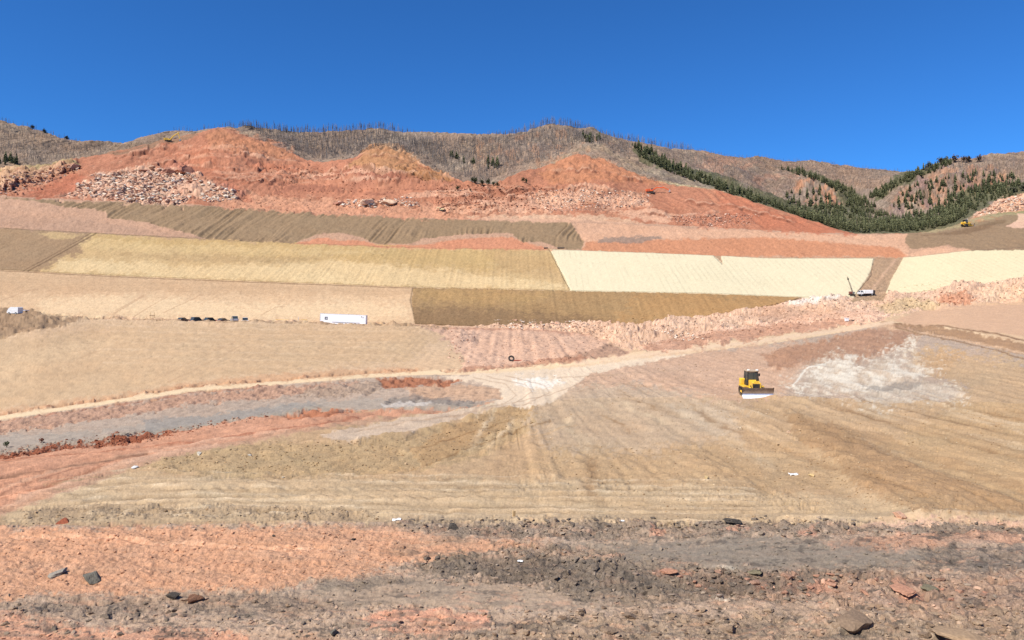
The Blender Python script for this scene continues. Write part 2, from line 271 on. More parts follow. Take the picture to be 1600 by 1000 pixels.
paint(GB, (142, 131, 118), 0.75, 0.12, 0.1); paint(mask([(640, 880), (780, 862), (900, 872), (1000, 890), (1290, 900), (1240, 930), (1060, 935), (860, 912), (700, 902)], 22, 14), (124, 112, 100), 0.6, 0.55); paint(NB * sst(0.22, 0.4, fbm(PX / 24, PY / 7, 67, 4, .7)) * 0.7 * grad, (98, 90, 83))
# --- excavated floor
paint(mask([(120, 735), (260, 738), (640, 745), (960, 748), (1300, 775), (1600, 800), (1640, 815), (0, 815), (0, 800)], 14, 6), (206, 180, 144), 0.8, 0.14, 0.10)
paint(mask([(30, 796), (160, 786), (450, 792), (600, 800), (560, 812), (300, 808), (60, 812)], 6, 5), (176, 152, 124), 0.7, 0.3)
paint(mask([(420, 690), (560, 692), (600, 680), (640, 680), (740, 650), (800, 635), (870, 640), (840, 670), (760, 710), (640, 738), (400, 745), (260, 738), (190, 728), (280, 702)], 10, 5), (190, 162, 122), 0.8, 0.20, 0.12)
paint(mask([(640, 700), (680, 676), (760, 650), (800, 635), (860, 640), (800, 660), (720, 705), (660, 725)], 8, 4), (192, 156, 112), 0.85, 0.1)
paint(mask([(840, 690), (1300, 690), (1420, 750), (1300, 765), (1000, 752), (820, 740)], 25, 10), (196, 164, 124), 0.6, 0.16, 0.1)
paint(mask([(840, 600), (960, 590), (1180, 620), (1130, 680), (1020, 705), (860, 700), (830, 660)], 40, 10), (204, 178, 148), 0.75, 0.10, 0.1)
paint(mask([(870, 575), (1000, 560), (1200, 535), (1300, 530), (1260, 570), (1240, 610), (1160, 625), (1000, 605), (880, 600)], 24, 8), (214, 176, 146), 0.85, 0.10, 0.1)
paint(mask([(1190, 555), (1230, 540), (1300, 525), (1400, 505), (1440, 515), (1425, 540), (1345, 565), (1250, 570), (1210, 580)], 12, 6), (184, 142, 114), 0.9, 0.2)
paint(mask([(1040, 632), (1110, 630), (1150, 660), (1160, 690), (1120, 680), (1070, 650)], 14, 6), (216, 196, 168), 0.45)
paint(mask([(1420, 540), (1600, 560), (1640, 600), (1640, 800), (1500, 770), (1380, 700), (1480, 640), (1500, 610), (1450, 580)], 40, 8), (206, 172, 128), 0.7)
paint(mask([(1420, 545), (1500, 552), (1470, 590), (1440, 575)], 24, 8), (206, 164, 116), 0.5)
paint(mask([(1225, 645), (1290, 660), (1350, 690), (1440, 735), (1560, 775), (1620, 800), (1620, 806), (1440, 806), (1350, 775), (1290, 715), (1240, 680)], 12, 6), (178, 142, 104), 0.7, 0.2)
paint(mask([(1290, 660), (1370, 675), (1480, 715), (1600, 755), (1600, 770), (1450, 720), (1330, 680)], 8, 4), (184, 148, 108), 0.5)
WPT = mask([(1262, 573), (1288, 558), (1322, 555), (1348, 564), (1378, 558), (1424, 532), (1428, 538), (1392, 560), (1440, 560), (1466, 574), (1456, 590), (1492, 606), (1500, 618), (1440, 622), (1390, 629), (1330, 624), (1280, 612), (1232, 602), (1262, 590)], 44, 12)
wst = fbm((PX + PY * 1.2) / 26, (PY - PX * 0.25) / 5, 71, 5, 0.7)
paint(WPT, (218, 196, 166), 0.45); paint(WPT ** 1.4 * sst(-0.45, 0.35, wst), (246, 236, 216), 0.8, 0.06, 0.08)
paint(mask([(1380, 590), (1460, 600), (1500, 612), (1480, 622), (1400, 628), (1340, 622), (1380, 608)], 10, 10), (200, 182, 160), 0.6)
paint(mask([(1340, 600), (1420, 598), (1450, 602), (1420, 612), (1380, 610)], 6, 9), (150, 140, 130), 0.6)
paint(line([(1240, 600), (1262, 575), (1290, 568)], 3, 2), (245, 238, 220), 0.8)
# right hand track
paint(mask([(1380, 504), (1440, 508), (1500, 515), (1620, 540), (1620, 560), (1500, 530), (1420, 514)], 5, 3), (176, 142, 112), 1, 0.2)
paint(line([(1360, 508), (1420, 516), (1500, 530), (1620, 556)], 4, 1), (216, 180, 146))
paint(line([(1390, 505), (1480, 510), (1560, 522), (1640, 542)], 3, 2), (150, 118, 92))
paint(line([(1400, 512), (1520, 538), (1620, 566)], 2, 2), (156, 124, 94))
# red haul road
RRD = mask([(-900, 735), (0, 700), (150, 684), (300, 664), (440, 644), (480, 634), (520, 635), (560, 642), (700, 634), (770, 628), (775, 632), (700, 643), (600, 652), (520, 664), (420, 682), (300, 703), (200, 728), (100, 768), (0, 803), (-900, 1000)], 4, 3)
paint(RRD, (216, 158, 128), 1, 0.14, 0.12)
H += RRD * vn((PY + PX * 0.22) / 4.5, PX / 160, 771) * 0.08; CO *= (1 + 0.09 * RRD * vn((PY + PX * 0.22) / 3.2, PX / 120, 772))[..., None]
paint(mask([(-900, 740), (-60, 705), (0, 698), (90, 690), (150, 680), (185, 672), (225, 676), (260, 672), (262, 680), (200, 694), (100, 702), (0, 715), (-100, 730)], 3, 3), (168, 100, 74), 1, 0.5)
paint(mask([(260, 672), (330, 660), (420, 645), (420, 650), (330, 666), (262, 680)], 3, 2), (182, 112, 82), 0.9, 0.35)
paint(mask([(440, 645), (480, 632), (520, 636), (560, 642), (520, 650), (460, 654)], 4, 3), (200, 128, 94), 0.9, 0.25)
paint(mask([(-400, 860), (0, 792), (90, 755), (180, 722), (300, 698), (420, 678), (560, 655), (640, 648), (600, 658), (520, 668), (420, 686), (300, 706), (210, 730), (110, 768), (0, 806), (-400, 900)], 6, 3), (196, 156, 130), 0.75)
for p, c, wd in (([(-100, 800), (0, 763), (100, 730), (220, 706), (330, 688), (450, 672)], (222, 174, 146), 4), ([(-100, 830), (0, 794), (90, 758), (170, 727), (260, 706), (340, 693)], (224, 178, 150), 6), ([(0, 780), (80, 755), (160, 728)], (176, 120, 92), 4),
                 ([(0, 770), (100, 735), (220, 710)], (172, 122, 98), 2.5), ([(0, 718), (150, 706), (300, 690), (420, 672), (560, 652)], (184, 118, 90), 2), ([(0, 745), (60, 736), (140, 722), (230, 706)], (150, 110, 88), 4)):
    paint(line(p, wd, 2), c, 0.85)
# pale lane and hook of the haul road
paint(mask([(500, 680), (560, 664), (640, 652), (700, 642), (780, 628), (800, 634), (750, 645), (690, 660), (640, 680), (600, 680), (565, 690), (520, 688)], 5, 3), (214, 190, 164), 1, 0.10)
paint(mask([(690, 587), (780, 582), (900, 573), (1000, 560), (1080, 552), (1000, 568), (920, 585), (900, 600), (860, 628), (820, 640), (790, 634), (760, 633), (785, 622), (782, 612), (755, 600)], 5, 3), (238, 215, 186), 1, 0.04, 0.05)
paint(mask([(800, 592), (850, 588), (880, 596), (860, 604), (810, 602)], 14, 5), (255, 246, 230), 0.95)
for p in ([(740, 590), (790, 600), (806, 618), (790, 630), (740, 642)], [(760, 588), (820, 600), (832, 612), (800, 632)], [(790, 587), (850, 600), (858, 612), (815, 635)], [(700, 640), (780, 634), (860, 616), (930, 590)], [(640, 660), (740, 644), (830, 630)], [(560, 672), (660, 656), (760, 640)], [(870, 590), (960, 584), (1080, 578)], [(930, 600), (1040, 596), (1080, 582), (1060, 575)], [(900, 612), (960, 600), (1060, 606)]):
    paint(line(p, 1.6, 1.5), (188, 158, 130), 0.6)
fan = [([(960, 585), (900, 630), (850, 690), (800, 740)], 3), ([(990, 600), (960, 650), (930, 720)], 4), ([(1020, 600), (1030, 660), (1050, 730)], 5), ([(1060, 600), (1100, 660), (1160, 740)], 5), ([(1090, 620), (1160, 690), (1230, 760)], 4), ([(1130, 640), (1220, 710), (1330, 780)], 5), ([(900, 590), (860, 640), (800, 690), (720, 730)], 4), ([(1220, 640), (1330, 680), (1480, 740), (1620, 800)], 4), ([(1240, 630), (1400, 665), (1620, 735)], 4), ([(1300, 632), (1460, 655), (1640, 700)], 4), ([(1210, 650), (1300, 720), (1420, 800)], 5), ([(1330, 640), (1500, 680), (1640, 720)], 2.5), ([(1100, 590), (1160, 600), (1220, 600)], 3)]
fr = np.random.default_rng(21)
for k in range(46):
    x0 = fr.uniform(-4, 64); wv = fr.uniform(0.18, 0.8); y0 = fr.uniform(36, 80); y1 = y0 + fr.uniform(10, 35); z_ = (BAND > KI['K4']) & (BAND <= KI['K8']) & (np.abs(X - x0) < 5)
    ii = np.nonzero(z_); m = np.zeros(PY.shape, np.float32); yy = Y[ii]; xx = X[ii] - x0 - 0.9 * vn(yy / 14, yy * 0 + k, 705) - 0.12 * vn(yy / 2, yy * 0 + k, 706) + 0.02 * (k % 5 - 2) * (yy - y0) * (PX[ii] < 1100)
    m[ii] = np.exp(-(xx / wv) ** 2) * sst(y0 - 4, y0 + 6, yy) * sst(y1 + 4, y1 - 8, yy) * (0.4 + 0.6 * sst(-.4, .3, vn(xx / 0.4, yy / 1.5, 707)))
    paint(m, (166, 132, 96) if k % 2 else (224, 198, 162), 0.75); H -= 0.03 * m * (1 if k % 2 else -1)
for k in range(13):
    y0 = 742 + k * 5.2; sag = -10 * math.exp(-k / 5.0); pts = [(60 + 8 * k, y0 + 8), (200, y0 + sag), (450, y0 - 3), (800, y0 + 1), (1180, y0 + 10)]
    a = 0.25 + 0.75 * sst(-.3, .3, vn(PX / 60, PY / 4, 730 + k)); paint(line(pts, 2.0, 2.5) * a * 0.85, (168, 142, 110) if k % 2 else (224, 200, 166))
for k, p in enumerate(([(640, 735), (700, 712), (760, 690), (860, 655)], [(600, 740), (720, 715), (840, 675)], [(660, 700), (720, 680), (800, 655)], [(690, 720), (780, 700), (900, 660)])): paint(line(p, 2.2, 2), (150, 114, 74) if k % 2 == 0 else (214, 178, 134), 0.7)
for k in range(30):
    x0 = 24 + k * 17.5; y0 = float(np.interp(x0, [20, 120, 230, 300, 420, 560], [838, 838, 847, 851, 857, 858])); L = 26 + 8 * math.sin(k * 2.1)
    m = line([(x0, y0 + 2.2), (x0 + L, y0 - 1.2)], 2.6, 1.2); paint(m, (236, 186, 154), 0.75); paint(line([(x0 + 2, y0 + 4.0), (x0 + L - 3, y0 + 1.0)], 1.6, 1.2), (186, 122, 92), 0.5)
# --- grey cut below the road
paint(mask([(-300, 690), (0, 657), (150, 636), (300, 614), (450, 602), (560, 594), (560, 606), (420, 622), (300, 632), (200, 648), (60, 668), (-300, 715)], 8, 6), (194, 152, 126), 0.85, 0.28)
paint(mask([(-300, 720), (0, 680), (150, 672), (300, 652), (450, 630), (560, 622), (640, 622), (700, 626), (760, 630), (700, 640), (480, 640), (300, 670), (150, 690), (0, 708), (-300, 740)], 8, 6), (184, 170, 154), 0.9, 0.08, 0.07)
paint(mask([(220, 655), (330, 648), (480, 628), (500, 634), (340, 660), (230, 675)], 8, 5), (164, 157, 148), 0.75)
paint(mask([(590, 592), (640, 588), (720, 592), (700, 604), (640, 606), (600, 608)], 5, 4), (172, 112, 82), 0.95, 0.35)
paint(mask([(640, 608), (720, 598), (780, 608), (782, 622), (740, 628), (640, 625)], 6, 4), (204, 168, 138), 0.95, 0.18)
paint(mask([(600, 624), (640, 618), (700, 622), (760, 628), (740, 633), (660, 632), (610, 634)], 4, 5), (140, 130, 122), 0.75, 0.22)
paint(mask([(598, 630), (640, 627), (680, 630), (660, 636), (600, 636)], 3, 4), (222, 212, 200), 0.7, 0.15)
paint(mask([(480, 606), (560, 598), (596, 596), (590, 615), (520, 620), (470, 618)], 8, 5), (176, 152, 132), 0.9, 0.3)
# --- road
for p in ([(-100, 672), (0, 653), (300, 609), (560, 588), (650, 583), (800, 577), (900, 568), (1000, 556)],):
    paint(line(p, 6, 0.5), (246, 220, 180), 0.9, 0.02)
paint(line([(900, 567), (1000, 556), (1100, 543), (1200, 531), (1300, 517), (1395, 504)], 6, 1), (238, 208, 176), 0.9, 0.03)
paint(line([(-100, 667), (0, 647), (150, 625), (300, 603), (450, 592), (560, 582), (650, 578)], 3.5, 2), (178, 122, 94), 0.9, 0.4)
paint(line([(-100, 677), (0, 658), (150, 636), (300, 613), (420, 603)], 2.5, 2), (176, 122, 98), 0.8, 0.35)
# --- tan graded slope, its mound and the red spill
paint(mask([(-300, 470), (0, 480), (60, 485), (125, 497), (110, 505), (40, 520), (0, 528), (-300, 560)], 5, 5), (166, 138, 110), 0.95, 0.3)
paint(mask([(-300, 560), (200, 508), (640, 508), (680, 530), (640, 560), (400, 590), (0, 640), (-300, 650)], 30, 8), (206, 174, 134), 0.5)
paint(mask([(0, 640), (160, 618), (360, 590), (560, 575), (660, 575), (640, 582), (300, 604), (0, 648)], 8, 4), (216, 172, 134), 0.7)
paint(mask([(0, 560), (120, 530), (200, 530), (120, 560), (0, 590)], 30, 8), (228, 196, 156), 0.6)
RSP = mask([(665, 508), (780, 510), (860, 513), (930, 520), (985, 552), (900, 563), (800, 574), (720, 580), (725, 560), (705, 535)], 8, 6)
paint(RSP, (226, 186, 158), 1, 0.16, 0.10)
paint(mask([(930, 546), (956, 535), (982, 551), (930, 560), (870, 566), (880, 556)], 4, 3), (180, 146, 124), 0.95, 0.3)
paint(mask([(860, 560), (930, 552), (900, 566), (700, 582), (690, 577), (800, 570)], 4, 3), (182, 132, 106), 0.7, 0.3)
paint(line([(120, 496), (300, 500.5), (500, 504), (640, 507.5), (700, 512)], 2.6, 2), (166, 134, 104), 0.7, 0.35); paint(line([(700, 513), (780, 514), (860, 517), (925, 524)], 3, 2), (186, 132, 106), 0.6)
paint(mask([(716, 515), (745, 518), (748, 535), (722, 530)], 10, 6), (190, 160, 142), 0.8, 0.35)
# --- rubble berm
RUB = mask([(750, 505), (850, 500), (1050, 488), (1240, 465), (1330, 452), (1480, 430), (1640, 420), (1640, 470), (1480, 482), (1400, 492), (1380, 502), (1200, 525), (1040, 548), (985, 548), (930, 522), (860, 514), (780, 512)], 5, 5)
paint(RUB, (224, 186, 160), 1, 0.42, 0.16)
paint(mask([(1000, 535), (1100, 520), (1200, 505), (1330, 497), (1340, 505), (1200, 528), (1030, 548)], 12, 7), (200, 152, 124), 0.8, 0.2)
paint(mask([(1200, 480), (1300, 475), (1380, 490), (1260, 500), (1180, 500)], 12, 7), (222, 178, 148), 0.8, 0.15)
paint(mask([(1232, 470), (1290, 462), (1320, 462), (1280, 472), (1245, 478)], 4, 3), (232, 216, 204), 0.95, 0.4)
paint(mask([(1360, 482), (1400, 470), (1460, 468), (1480, 478), (1400, 490)], 8, 6), (206, 178, 140), 0.8, 0.4)
paint(mask([(1465, 460), (1500, 450), (1525, 468), (1520, 476), (1470, 474)], 6, 5), (202, 142, 112), 0.8)
paint(mask([(1520, 450), (1620, 440), (1620, 468), (1540, 472)], 8, 6), (226, 190, 160), 0.7, 0.5)
paint(mask([(1160, 490), (1220, 480), (1260, 490), (1200, 505)], 10, 6), (196, 160, 138), 0.7)
paint(mask([(1400, 500), (1440, 484), (1500, 477), (1640, 468), (1640, 530), (1560, 520), (1480, 508), (1410, 506)], 4, 2), (218, 180, 148), 1, 0.05, 0.05)
# --- lower graded band and brown mat
paint(mask([(-300, 420), (0, 423), (650, 450), (640, 462), (300, 458), (0, 462), (-300, 460)], 16, 6), (204, 170, 134), 0.75)
paint(mask([(60, 468), (200, 462), (380, 475), (560, 470), (640, 480), (640, 500), (300, 496), (60, 492)], 18, 6), (236, 206, 166), 0.8)
BRN = mask([(646, 449), (890, 455), (1100, 459), (1255, 465), (1190, 480), (1040, 505), (900, 515), (650, 515), (643, 470)], 1.2, 0.8) * (BAND > KI['K13'])
BRN *= (BAND <= KI['K14'])
YEL = mask([(-900, 340), (68, 358), (400, 376), (650, 385), (858, 388), (893, 457), (645, 450), (400, 441), (100, 427), (0, 423), (-900, 423)], 1.0, 0.4) * B('K14', 'K15')
CRM = mask([(858, 388), (1130, 398), (1366, 402), (1362, 430), (1330, 470), (1250, 470), (893, 457)], 1.0, 0.4) * B('K14', 'K15')
CRM2 = mask([(1412, 401), (1500, 392), (1640, 382), (1640, 460), (1380, 470), (1390, 440)], 1.0, 0.4) * B('K14', 'K15')
CRM *= 1 - mask([(1112, 396), (1126, 398), (1129, 413)], 1, 0.5)
paint(B('K14', 'K15b') * 1.0 * (PX < 300), (156, 128, 100), 1, 0.06)
paint(B('K14', 'K15b') * 1.0 * (PX > 900), (190, 156, 126), 1, 0.15)
paint(BRN, (172, 140, 100), 1, 0.05, 0.10)
paint(BRN * mask([(640, 480), (720, 478), (900, 492), (960, 500), (900, 520), (640, 520)], 20, 8), (146, 118, 88), 0.85)
paint(BRN * mask([(1000, 455), (1260, 462), (1240, 480), (1080, 500), (960, 505)], 30, 8), (184, 144, 98), 0.8)
paint(BRN * mask([(650, 452), (700, 452), (860, 462), (820, 474), (700, 470), (655, 470)], 20, 6), (182, 148, 102), 0.8)
paint(YEL, (206, 176, 130), 1, 0.05, 0.08)
paint(YEL * mask([(150, 362), (600, 384), (860, 388), (880, 420), (700, 420), (420, 405), (120, 385)], 22, 8), (196, 164, 110), 0.6)
paint(YEL * mask([(90, 405), (300, 415), (560, 410), (700, 425), (890, 445), (890, 456), (600, 448), (300, 436), (80, 424)], 14, 7), (228, 200, 154), 0.75)
paint(YEL * mask([(100, 372), (250, 382), (420, 386), (600, 395), (500, 400), (250, 395), (100, 385)], 14, 6), (220, 192, 144), 0.5)
paint(YEL * mask([(180, 395), (300, 400), (520, 402), (440, 412), (240, 408)], 14, 6), (182, 152, 112), 0.6)
paint(YEL * mask([(760, 392), (860, 390), (885, 445), (840, 430), (780, 420)], 20, 6), (192, 160, 118), 0.6)
paint(YEL * mask([(-900, 330), (60, 350), (150, 360), (145, 366), (120, 384), (130, 396), (90, 404), (60, 430), (-900, 430)], 16, 6), (162, 134, 106), 0.9); paint(YEL * mask([(62, 366), (80, 361), (130, 366), (110, 374), (80, 374)], 6, 3), (210, 180, 132), 0.7)
paint(CRM, (236, 223, 188), 1, 0.02, 0.03); paint(CRM2, (235, 221, 182), 1, 0.02, 0.03)
paint(line([(150, 365), (100, 393), (44, 424)], 1.5, 0.3), (110, 88, 66), 0.9); paint(line([(143, 364), (92, 393), (36, 424)], 1.2, 0.3), (120, 96, 74), 0.8)
paint(line([(0, 423), (200, 433), (400, 441), (650, 450)], 1.6, 0.6), (140, 110, 82), 0.85)
paint(mask([(1366, 403), (1412, 401), (1395, 430), (1380, 470), (1330, 470), (1358, 430)], 2, 1), (180, 150, 122), 1, 0.2)
paint(line([(1400, 404), (1375, 435), (1355, 462)], 4, 2), (204, 168, 140), 0.8)
for p in ([(645, 450), (641, 470), (650, 504)],): paint(line(p, 2.5, 0.5), (128, 104, 78), 0.8)
for p in ([(178, 490), (205, 474), (228, 460)], [(255, 489), (290, 472), (318, 459)], [(180, 486), (195, 478), (225, 460)], [(0, 470), (40, 455), (60, 452)], [(210, 494), (250, 470), (262, 464)], [(408, 492), (430, 480), (445, 478)]): paint(line(p, 1.4, 1), (186, 150, 118), 0.6)
for p in ([(240, 594), (280, 575), (330, 550), (370, 532)], [(262, 598), (300, 580), (350, 553), (385, 535)], [(0, 530), (20, 518), (60, 508)], [(120, 560), (160, 545)]): paint(line(p, 2, 2), (196, 162, 128), 0.5)
for yy in (512, 521, 530, 538, 549, 560, 571): paint(line([(130 + yy % 60, yy - 4), (330, yy), (600 + yy % 40, yy + 6)], 2.2, 3) * (0.5 + 0.5 * fbm(PX / 40, PY / 3, yy, 2)), (236, 206, 170), 0.55)
# --- upper band
paint(mask([(900, 347), (1340, 367), (1420, 366), (1420, 402), (1130, 399), (908, 389)], 2, 1) , (218, 172, 142), 1)
DKB = mask([(-30, 306), (60, 311), (180, 317), (330, 324), (500, 332), (650, 341), (800, 344), (884, 346), (896, 352), (912, 378), (908, 389), (875, 388), (850, 378), (812, 377), (800, 364), (720, 366), (660, 373), (640, 381), (582, 380), (568, 371), (530, 362), (492, 366), (460, 379), (400, 379), (330, 373), (262, 356), (212, 345), (168, 341), (165, 330), (100, 321), (40, 312)], 1.5, 2) * B('K15', 'K16b')
paint(DKB, (160, 134, 106), 1, 0.10, 0.07)
paint(mask([(455, 381), (500, 370), (570, 377), (590, 383), (650, 383), (720, 372), (800, 371), (830, 382), (870, 391), (700, 390), (500, 383)], 3, 3) * (1 - DKB), (212, 146, 114), 0.95)
paint(mask([(0, 336), (160, 345), (230, 360), (400, 379), (0, 356)], 10, 5) * (1 - DKB), (182, 148, 126), 0.6)
paint(mask([(906, 392), (918, 378), (1040, 374), (1200, 370), (1400, 386), (1418, 402), (1130, 401)], 4, 3) * B('K15', 'K16b'), (206, 144, 110), 0.95)
paint(mask([(944, 368), (1035, 370), (1040, 374), (1000, 380), (935, 378)], 5, 4), (152, 132, 120), 0.8)
paint(mask([(1418, 364), (1445, 363), (1500, 349), (1530, 340), (1620, 325), (1640, 390), (1520, 392), (1480, 383), (1450, 386), (1425, 389), (1416, 378)], 2, 2), (158, 132, 106), 1, 0.12, 0.06)
paint(mask([(1440, 364), (1500, 350), (1530, 338), (1560, 330), (1620, 325), (1620, 334), (1570, 336), (1500, 356)], 3, 2), (172, 156, 122), 0.9, 0.25)
paint(mask([(1530, 333), (1640, 322), (1640, 330), (1560, 334)], 3, 2), (140, 142, 98), 0.6, 0.3)
paint(mask([(1500, 360), (1570, 342), (1574, 346), (1510, 366), (1440, 368)], 3, 1), (132, 106, 82), 0.7)
paint(mask([(1572, 353), (1590, 343), (1590, 333), (1640, 330), (1640, 354), (1590, 357)], 1.5, 2), (226, 186, 160), 1, 0.05)
paint(mask([(1420, 396), (1452, 387), (1480, 386), (1512, 391), (1500, 393), (1425, 402)], 2, 2), (222, 176, 146), 0.9)
paint(mask([(1510, 342), (1540, 325), (1570, 310), (1600, 303), (1640, 296), (1640, 322), (1560, 332)], 3, 2), (224, 176, 148), 1, 0.5, 0.2)
# --- red hills
paint(mask([(540, 266), (560, 248), (580, 230), (620, 228), (700, 278), (640, 276), (560, 264)], 5, 4), (194, 140, 98), 0.85, 0.3)
paint(mask([(840, 270), (880, 243), (940, 247), (1010, 278), (1060, 292), (960, 284), (860, 285)], 8, 5), (200, 134, 98), 0.7, 0.3)
paint(mask([(320, 210), (345, 200), (440, 230), (470, 250), (400, 246), (330, 230)], 8, 5), (196, 132, 98), 0.8, 0.28)
paint(mask([(620, 262), (690, 275), (720, 286), (640, 282)], 6, 4), (178, 124, 80), 0.8, 0.4)
paint(mask([(500, 268), (620, 272), (660, 284), (560, 282)], 6, 5), (172, 108, 88), 0.7, 0.45)
paint(mask([(470, 285), (640, 284), (680, 300), (650, 310), (500, 308), (420, 300)], 12, 6), (206, 136, 106), 0.85, 0.03, 0.05)
paint(mask([(360, 300), (500, 310), (620, 315), (740, 320), (860, 330), (900, 345), (640, 340), (400, 328), (330, 322)], 8, 6), (214, 154, 124), 0.85, 0.28)
paint(mask([(730, 338), (880, 334), (960, 338), (1010, 352), (900, 347), (780, 344)], 6, 4), (222, 178, 148), 0.9, 0.08)
paint(mask([(830, 300), (900, 292), (1000, 300), (1020, 316), (960, 330), (860, 330), (820, 318)], 10, 8), (224, 170, 142), 0.85, 0.45)
paint(mask([(905, 308), (930, 306), (938, 325), (905, 325)], 4, 3), (202, 136, 104), 0.95, 0.05)
paint(mask([(960, 328), (1020, 326), (1060, 340), (1040, 350), (980, 340)], 6, 4), (228, 174, 144), 0.9, 0.12)
paint(line([(1040, 338), (1100, 334), (1160, 326), (1200, 330)], 3, 2), (224, 172, 144), 0.8)
paint(mask([(1050, 340), (1120, 332), (1190, 332), (1180, 350), (1100, 355)], 8, 5), (200, 132, 106), 0.8, 0.45)
paint(mask([(1120, 300), (1200, 326), (1337, 366), (1230, 362), (1130, 340)], 10, 5), (200, 122, 92), 0.8, 0.12)
WHT = mask([(92, 306), (120, 297), (112, 287), (150, 284), (138, 273), (185, 268), (230, 262), (296, 268), (318, 280), (296, 288), (345, 290), (380, 302), (358, 314), (300, 310), (286, 322), (220, 318), (150, 310)], 12, 10)
paint(WHT, (226, 184, 156), 0.75, 0.45, 0.2)
paint(mask([(40, 300), (100, 275), (135, 272), (120, 300), (60, 310)], 6, 4), (192, 116, 88), 0.9, 0.2)
paint(mask([(240, 262), (290, 250), (312, 262), (320, 278), (280, 268)], 4, 4), (198, 128, 104), 0.9, 0.4)
paint(mask([(330, 290), (345, 282), (385, 300), (400, 318), (370, 312)], 4, 4), (186, 116, 92), 0.8, 0.4)
paint(mask([(260, 235), (320, 230), (340, 260), (380, 290), (330, 285), (290, 255)], 10, 5), (196, 124, 94), 0.9, 0.08)
paint(mask([(380, 250), (440, 262), (500, 266), (480, 278), (400, 270)], 8, 5), (190, 118, 90), 0.7, 0.4)
PLT = mask([(-400, 255), (0, 256), (90, 250), (128, 256), (122, 266), (80, 272), (30, 288), (0, 296), (-400, 330)], 3, 4) * (B('K16b', 'V1'))
paint(PLT, (178, 158, 116), 0.9, 0.3, 0.15)
paint(mask([(-300, 300), (0, 274), (60, 268), (115, 262), (128, 268), (60, 284), (0, 300), (-300, 350)], 4, 5), (204, 154, 122), 0.8, 0.5)
paint(mask([(160, 240), (240, 222), (300, 209), (312, 212), (250, 230), (190, 243)], 3, 3), (142, 118, 96), 0.7)
# --- burnt mountains
MT = (BAND > KI['V1'])
g = fbm(X / 26, Y / 60, 41, 5, 0.62)
paint(MT * sst(0.0, 0.45, g), (178, 156, 132), 0.55)
paint(MT * sst(0.05, 0.5, fbm(X / 18, Y / 50, 47, 5, 0.65)), (124, 108, 100), 0.7)
paint(MT * (PX < 200), (150, 128, 106), 0.35)
RH = mask([(1380, 330), (1400, 300), (1430, 275), (1480, 262), (1560, 270), (1590, 285), (1500, 320), (1420, 345)], 10, 8) * MT
paint(0.6 * RH * sst(-0.15, 0.3, fbm(PX / 16, PY / 9, 51, 4, 0.6)), (190, 136, 104), 0.85, 0.6)
paint(RH * sst(0.1, 0.3, fbm(PX / 16, PY / 9, 55, 4, 0.6)), (140, 116, 110), 0.8)
paint(mask([(1240, 285), (1275, 278), (1300, 290), (1320, 318), (1300, 330), (1250, 312)], 8, 8) * MT * sst(-0.2, 0.2, fbm(PX / 12, PY / 8, 53, 4, 0.6)), (182, 132, 102), 0.8, 0.6)
paint(mask([(1080, 236), (1200, 244), (1400, 264), (1380, 300), (1300, 280), (1180, 270), (1100, 250)], 14, 6) * MT, (158, 132, 112), 0.7)
paint(mask([(1080, 246), (1160, 250), (1260, 262), (1240, 300), (1160, 290)], 14, 8) * MT * sst(-0.1, 0.3, fbm(PX / 22, PY / 9, 57, 4, 0.6)), (176, 134, 112), 0.6)
paint(mask([(740, 220), (860, 205), (960, 225), (900, 250), (800, 262), (740, 255)], 14, 8) * MT * sst(-0.1, 0.25, fbm(PX / 10, PY / 8, 59, 4, 0.6)), (166, 128, 102), 0.7)
paint(line([(860, 258), (900, 233), (940, 230), (1000, 262), (1060, 280), (1120, 292)], 6, 3) * MT, (174, 154, 124), 0.4)
paint(line([(1030, 283), (1080, 292), (1130, 299)], 4, 1), (204, 182, 140), 0.9)
FOR = np.maximum.reduce([mask([(985, 225), (1020, 235), (1085, 268), (1160, 298), (1230, 320), (1300, 345), (1350, 366), (1200, 330), (1100, 285), (1000, 250)], 6, 4),
    mask([(1200, 325), (1300, 318), (1400, 345), (1460, 340), (1500, 322), (1540, 325), (1500, 352), (1440, 372), (1330, 372)], 6, 4), mask([(1215, 262), (1250, 262), (1330, 295), (1370, 330), (1340, 335), (1290, 290)], 6, 4),
    mask([(1370, 300), (1400, 278), (1440, 262), (1480, 248), (1490, 254), (1440, 275), (1400, 292), (1370, 312)], 5, 3), mask([(1460, 335), (1500, 300), (1550, 288), (1640, 282), (1640, 298), (1560, 312), (1520, 335)], 6, 4)]) * MT
paint(FOR, (98, 98, 70), 0.85)
# ------------------------------------------------------------------ streak attributes
STY += mask([(830, 580), (1250, 560), (1640, 560), (1640, 810), (1380, 806), (1180, 770), (820, 750), (760, 680)], 60, 10) * B('K4', 'K9')     # passes of the dozer, along the depth
STX += mask([(40, 745), (400, 740), (1000, 760), (1300, 790), (1300, 812), (0, 812)], 20, 4) * 1.1
STX += mask([(0, 700), (300, 672), (760, 632), (840, 636), (640, 690), (200, 730), (0, 800)], 8, 3) * 0.5
STX += (B('K10', 'K11') | B('K13', 'K14')) * 0.5 * (PX < 660)
FUR += DKB
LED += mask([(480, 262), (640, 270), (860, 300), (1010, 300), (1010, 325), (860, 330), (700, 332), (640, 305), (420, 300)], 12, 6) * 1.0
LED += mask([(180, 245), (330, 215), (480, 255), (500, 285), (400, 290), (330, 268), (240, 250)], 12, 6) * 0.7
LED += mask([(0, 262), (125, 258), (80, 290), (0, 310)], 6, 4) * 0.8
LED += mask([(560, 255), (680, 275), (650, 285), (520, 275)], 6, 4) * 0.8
LED = np.clip(LED, 0, 1.2) * B('K16', 'V1')
